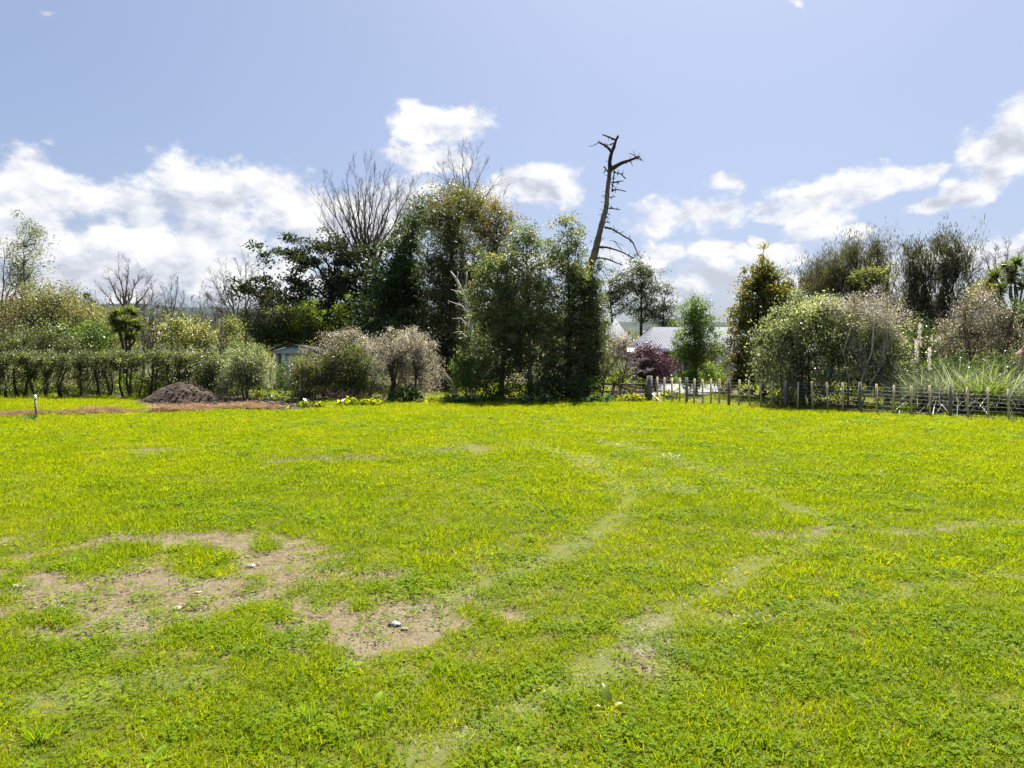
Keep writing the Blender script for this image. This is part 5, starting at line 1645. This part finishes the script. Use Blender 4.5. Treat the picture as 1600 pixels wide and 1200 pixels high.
def car():
    Y = 41.0
    cx = (992 - 800) / F * Y
    T = empty('parked_car', (cx, Y, 0), 'dark blue car parked half hidden behind the purple bush', 'car')
    W, Lh = .85, 2.1       # half width (along x), half length (along y): we look at its tail
    prof = [(-Lh, .35), (-Lh, .82), (-Lh + .12, .95), (-Lh + .55, 1.42), (-.3, 1.48), (.45, 1.42), (1.05, .98), (Lh - .25, .86), (Lh, .62), (Lh, .32)]
    P = []
    for s in (-1, 1):
        for y, z in prof:
            w = W * (1 if z < 1.0 else .80)
            P.append((cx + s * w, Y + y, z))
    n = len(prof)
    Fq = [[i, i + 1, n + i + 1, n + i] for i in range(n - 1)] + [[n - 1, 0, n, 2 * n - 1]]
    mesh('body', np.array(P), [np.array(Fq), np.array([list(range(n))[::-1], list(range(n, 2 * n))])], M['paint'], T)
    mesh('rear_window', np.array([(cx - .62, Y - Lh + .17, 1.01), (cx + .62, Y - Lh + .17, 1.01), (cx + .55, Y - Lh + .515, 1.40), (cx - .55, Y - Lh + .515, 1.40)]) + np.array([0, -.03, .0]), np.array([[0, 1, 2, 3]]), M['glass'], T)
    for s in (-1, 1):
        Geo().box((cx + s * .66, Y - Lh - .01, .76), (.26, .04, .16)).build('tail_light', M['bark_red'], T)
        for y in (-1.3, 1.3):
            w = Geo().tube([(cx + s * .72, Y + y, .31), (cx + s * .90, Y + y, .31)], .31, 20).build('wheel', M['tyre'], T, smooth=False)
            Geo().tube([(cx + s * .89, Y + y, .31), (cx + s * .915, Y + y, .31)], .19, 16).build('rim', M['chrome'], w)
    Geo().box((cx, Y - Lh - .04, .46), (1.66, .10, .16)).build('bumper', M['chrome'], T)


car()


# ------------------------------------------------------------------ power line
def power_line():
    A = np.array([29.0, 33.0, 0])
    B = np.array([(1232 - 800) / F * 62, 62.0, 0])
    tops = []
    for q, hh, lb in ((A, 8.4, 'timber power pole just outside the right picture edge'), (B, 8.0, 'timber power pole hidden behind the golden conifer')):
        T = empty('power_pole', q, lb, 'pole', 'power poles')
        Geo().tube([q - [0, 0, .3], q + [0, 0, hh]], [.14, .10], 10).build('pole', M['bark_pale'], T, smooth=True)
        Geo().box(q + [0, 0, hh - .35], (1.6, .1, .12), .8).build('crossarm', M['post'], T)
        tops.append(q + [0, 0, hh - .24])
    dd = np.array([math.cos(.8), math.sin(.8), 0])
    for k, o in enumerate((-.7, 0, .7)):
        a, b = tops[0] + dd * o, tops[1] + dd * o
        t = np.linspace(0, 1, 24)[:, None]
        P = a + (b - a) * t
        P[:, 2] -= 1.0 * 4 * (t * (1 - t))[:, 0] * .5
        w = Geo().tube(P, .011, 4).build('power_cable', M['cable'], None, origin=a)
        tag(w, ('left', 'middle', 'right')[k] + ' of three thin power cables crossing the sky at the right', 'cable', 'overhead power cables')


power_line()


# ------------------------------------------------------------------ far hills
def hills():
    xs = np.linspace(-2600, 2600, 160)
    ys = np.array([0, .25, .5, .75, 1.0, 1.3])
    prof = np.array([0, .45, .8, 1.0, .95, .3])
    V = []
    for yy, pf in zip(ys, prof):
        hgt = 135 + 50 * (fbm(xs + 5000, xs * 0 + 3, 900, 4, 2) - .5) * 2 - .008 * xs
        V.append(np.stack([xs, 1900 + yy * 700 + 0 * xs, np.maximum(pf * hgt * (1 + .12 * (fbm(xs, xs * 0 + yy * 9, 160, 3, 8) - .5)), -2)], 1))
    V = np.concatenate(V)
    n = len(xs)
    i = (np.arange(len(ys) - 1)[:, None] * n + np.arange(n - 1)[None]).ravel()
    m = mottled('hill_cover', (.018, .030, .026), (.035, .05, .042), .01, .95, .1, .0)
    tag(mesh('hills', V, np.stack([i, i + 1, i + n + 1, i + n], -1), m, smooth=True), 'low far ridge on the horizon', None, None, 'structure')


hills()


def far_wood():
    n = 26000
    X = rng.uniform(-120, 120, n)
    Y = rng.uniform(84, 118, n)
    top = 3.2 + 5.5 * fbm(X + 300, Y * .3, 9, 3, 12) * (1 + .25 * (X < -20))
    Z = top * rng.random(n) ** .6
    k = ~((X > 9) & (X < 36) & (Z > 4.6))
    X, Y, Z = X[k], Y[k], Z[k]
    n = len(X)
    tone = np.clip(fbm(X + 70, Y, 6, 2, 14) + rng.normal(size=n) * .15, 0, 1)
    o = leaves(np.stack([X, Y, Z], 1), rng.normal(size=(n, 3)) + [0, 0, .4], rng.uniform(.5, 1.1, n), rng.uniform(.25, .5, n), tone, 'far_wood', L['olive'], None)
    tag(o, 'dull olive far-off belt of trees behind the gardens', None, None, 'stuff')


far_wood()


# ------------------------------------------------------------------ small things in the lawn
def dock(label, px, py, spec, leafm='dock'):
    g = gnd(px, py)
    T = empty('dock_plant', g, label, 'plant', 'broad-leaved weeds in the lawn')
    for az, el_, Ln, W in [(a_, e_ * .8, l_, w_ * .8) for a_, e_, l_, w_ in spec] + [(random.uniform(0, 360), random.uniform(12, 40), random.uniform(.08, .15), random.uniform(.03, .05)) for _ in range(4)]:
        n = 7
        t = np.linspace(0, 1, n)
        d = np.array([math.cos(R(az)) * math.cos(R(el_)), math.sin(R(az)) * math.cos(R(el_)), math.sin(R(el_))])
        c = g + np.outer(t * Ln, d) - np.outer(t * t * Ln * .38, [0, 0, 1])
        s = np.cross(d, [0, 0, 1])
        s /= np.linalg.norm(s)
        w = W * np.sin(np.pi * np.clip(t * .92 + .06, 0, 1)) ** .8 * (1 - .25 * t)
        up = np.cross(s, d)
        V = np.concatenate([c - s * w[:, None] / 2 + up * w[:, None] * .18, c, c + s * w[:, None] / 2 + up * w[:, None] * .18])
        V[:, 2] = np.maximum(V[:, 2], .015)
        i = np.arange(n - 1)
        Fq = np.concatenate([np.stack([i, i + 1, n + i + 1, n + i], -1), np.stack([n + i, n + i + 1, 2 * n + i + 1, 2 * n + i], -1)])
        mesh('leaf', V, Fq, L[leafm], T, attrs={'rnd': ('FLOAT', np.full(3 * n, random.uniform(.2, .9)))}, smooth=True)


dock('upright bright green dock leaf right of centre in the foreground', 952, 1112, [(100, 74, .24, .085), (20, 50, .13, .05), (170, 45, .12, .045), (250, 30, .1, .04), (330, 25, .12, .05)], 'arum')
dock('dark spreading dock leaves below the bare patch', 535, 1052, [(40, 35, .2, .065), (150, 20, .2, .06), (75, 45, .17, .06), (10, 18, .2, .06), (200, 15, .16, .05)])
dock('dock with one folded leaf beside the tall grass tuft near the bottom', 482, 1140, [(95, 70, .17, .07), (190, 30, .13, .05), (300, 20, .12, .05)])
dock('dock leaf right of the dark spreading dock', 586, 1112, [(80, 62, .18, .07), (160, 40, .14, .05), (20, 30, .12, .05), (260, 20, .1, .04)])
dock('small dark upturned leaf at the left above the bare patch', 118, 880, [(120, 55, .16, .06), (60, 40, .12, .05)])
dock('dock leaves cut by the bottom edge right of centre', 800, 1192, [(60, 45, .15, .06), (130, 35, .15, .06), (10, 30, .13, .05)])
dock('dark leaf poking up at the lower edge of the bare patch', 425, 1016, [(70, 45, .14, .05), (20, 25, .12, .045)])
dock('dock leaves by the bottom left corner', 240, 1192, [(80, 50, .14, .06), (150, 30, .13, .05), (20, 30, .13, .05)])


def tall_tuft(label, px, py, h, n):
    g = gnd(px, py)
    b = np.tile(g, (n, 1)) + rng.normal(size=(n, 3)) * [.025, .025, 0]
    d = np.stack([rng.normal(size=n) * .28, rng.normal(size=n) * .28, np.ones(n)], 1)
    V, Q, T, m = strips(b, d, h * rng.uniform(.6, 1.1, n), np.full(n, .006), rng.uniform(.05, .35, n), 4)
    o = mesh('grass_tuft', V, [Q, T], L['dock'], attrs={'rnd': ('FLOAT', np.repeat(rng.random(n), m))}, origin=g)
    tag(o, label, 'grass tuft', 'taller grass tufts in the lawn')


tall_tuft('tall grass tuft behind the folded dock leaf near the bottom', 484, 1128, .20, 40)
tall_tuft('tall bright grass tuft near the bottom left corner', 60, 1160, .18, 60)
tall_tuft('tall grass tuft in the bottom right of the lawn', 1130, 1175, .18, 40)
tall_tuft('grass tuft on the right edge of the bare patch', 690, 1050, .13, 50)
tall_tuft('fine grass tuft in the middle of the bare patch', 430, 968, .10, 40)


def stone(label, px, py, s, mat):
    g = gnd(px, py)
    u = np.linspace(0, math.pi, 6)
    v = np.linspace(0, 2 * math.pi, 9, endpoint=False)
    P = []
    for a in u:
        for b in v:
            P.append((math.sin(a) * math.cos(b), math.sin(a) * math.sin(b) * .75, math.cos(a) * .38))
    P = np.array(P) * s * (1 + .14 * rng.normal(size=(len(P), 1))) + g + [0, 0, -s * .10]
    Fq = [[i * 9 + j, (i + 1) * 9 + j, (i + 1) * 9 + (j + 1) % 9, i * 9 + (j + 1) % 9] for i in range(5) for j in range(9)]
    tag(mesh('stone', P, np.array(Fq), M[mat], origin=g), label, 'stone', 'stones in the bare patch')


stone('largest flat pale stone at the top of the bare patch', 391, 884, .055, 'stone_pale')
stone('pale stone toward the right end of the bare patch', 617, 974, .05, 'stone_pale')
stone('small pale stone below the one at the right end', 632, 982, .03, 'stone_pale')
stone('flat grey stone in the left middle of the bare patch', 275, 950, .05, 'stone')
stone('grey stone at the left end of the bare patch', 90, 948, .05, 'stone')
stone('pale pebble lying in the grass at lower right of centre', 1172, 1100, .03, 'stone_pale')
stone('grey stone in the centre of the bare patch', 310, 925, .04, 'stone')
stone('flat pale stone at the left picture edge', 28, 916, .06, 'stone')

# gravel on the bare ground
Gv = Geo()
Xg, Yg = sample_area(3.2, 11, 70)
mk = masks(Xg, Yg)
kk = (rng.random(len(Xg)) < mk['bare'])
for x, y in zip(Xg[kk], Yg[kk]):
    s = random.uniform(.004, .010) if random.random() < .95 else random.uniform(.012, .02)
    P = np.array([[1, 0, 0], [-1, 0, 0], [0, 1, 0], [0, -1, 0], [0, 0, .6], [0, 0, -.6]]) * s * rng.uniform(.6, 1.4, (6, 1)) + [x, y, .0 + s * .2]
    Gv.add(P, [[0, 2, 4], [2, 1, 4], [1, 3, 4], [3, 0, 4], [2, 0, 5], [1, 2, 5], [3, 1, 5], [0, 3, 5]])
tag(Gv.build('gravel', M['stone']), 'small grey gravel scattered on the bare ground', None, None, 'stuff')


def bird(label, px, py, s, rz):
    g = gnd(px, py)
    T = empty('bird', g, label, 'bird', 'small dark birds on the lawn')
    c, sn = math.cos(rz), math.sin(rz)

    def W(p):
        p = np.array(p, float) * s
        return g + np.stack([p[..., 0] * c - p[..., 1] * sn, p[..., 0] * sn + p[..., 1] * c, p[..., 2]], -1)
    Geo().tube(W([(-1.15, 0, .34), (-.85, 0, .40), (-.45, 0, .48), (0, 0, .55), (.3, 0, .68), (.47, 0, .86), (.62, 0, .92), (.72, 0, .90)]), np.array([.05, .09, .2, .28, .25, .17, .15, .06]) * s, 10).build('body', M['black'], T, smooth=True)
    Geo().tube(W([(.70, 0, .90), (.92, 0, .87)]), [.05 * s, .012 * s], 6).build('beak', M['beak'], T)
    for q in (-.1, .1):
        Geo().tube(W([(.02, q, .35), (.0, q, .0)]), .025 * s, 5).build('leg', M['beak'], T)


bird('small black bird on the lawn in front of the central trees', 766, 657, .12, .5)
bird('small dark bird on the lawn at left below the dead grass', 205, 669, .10, 2.2)
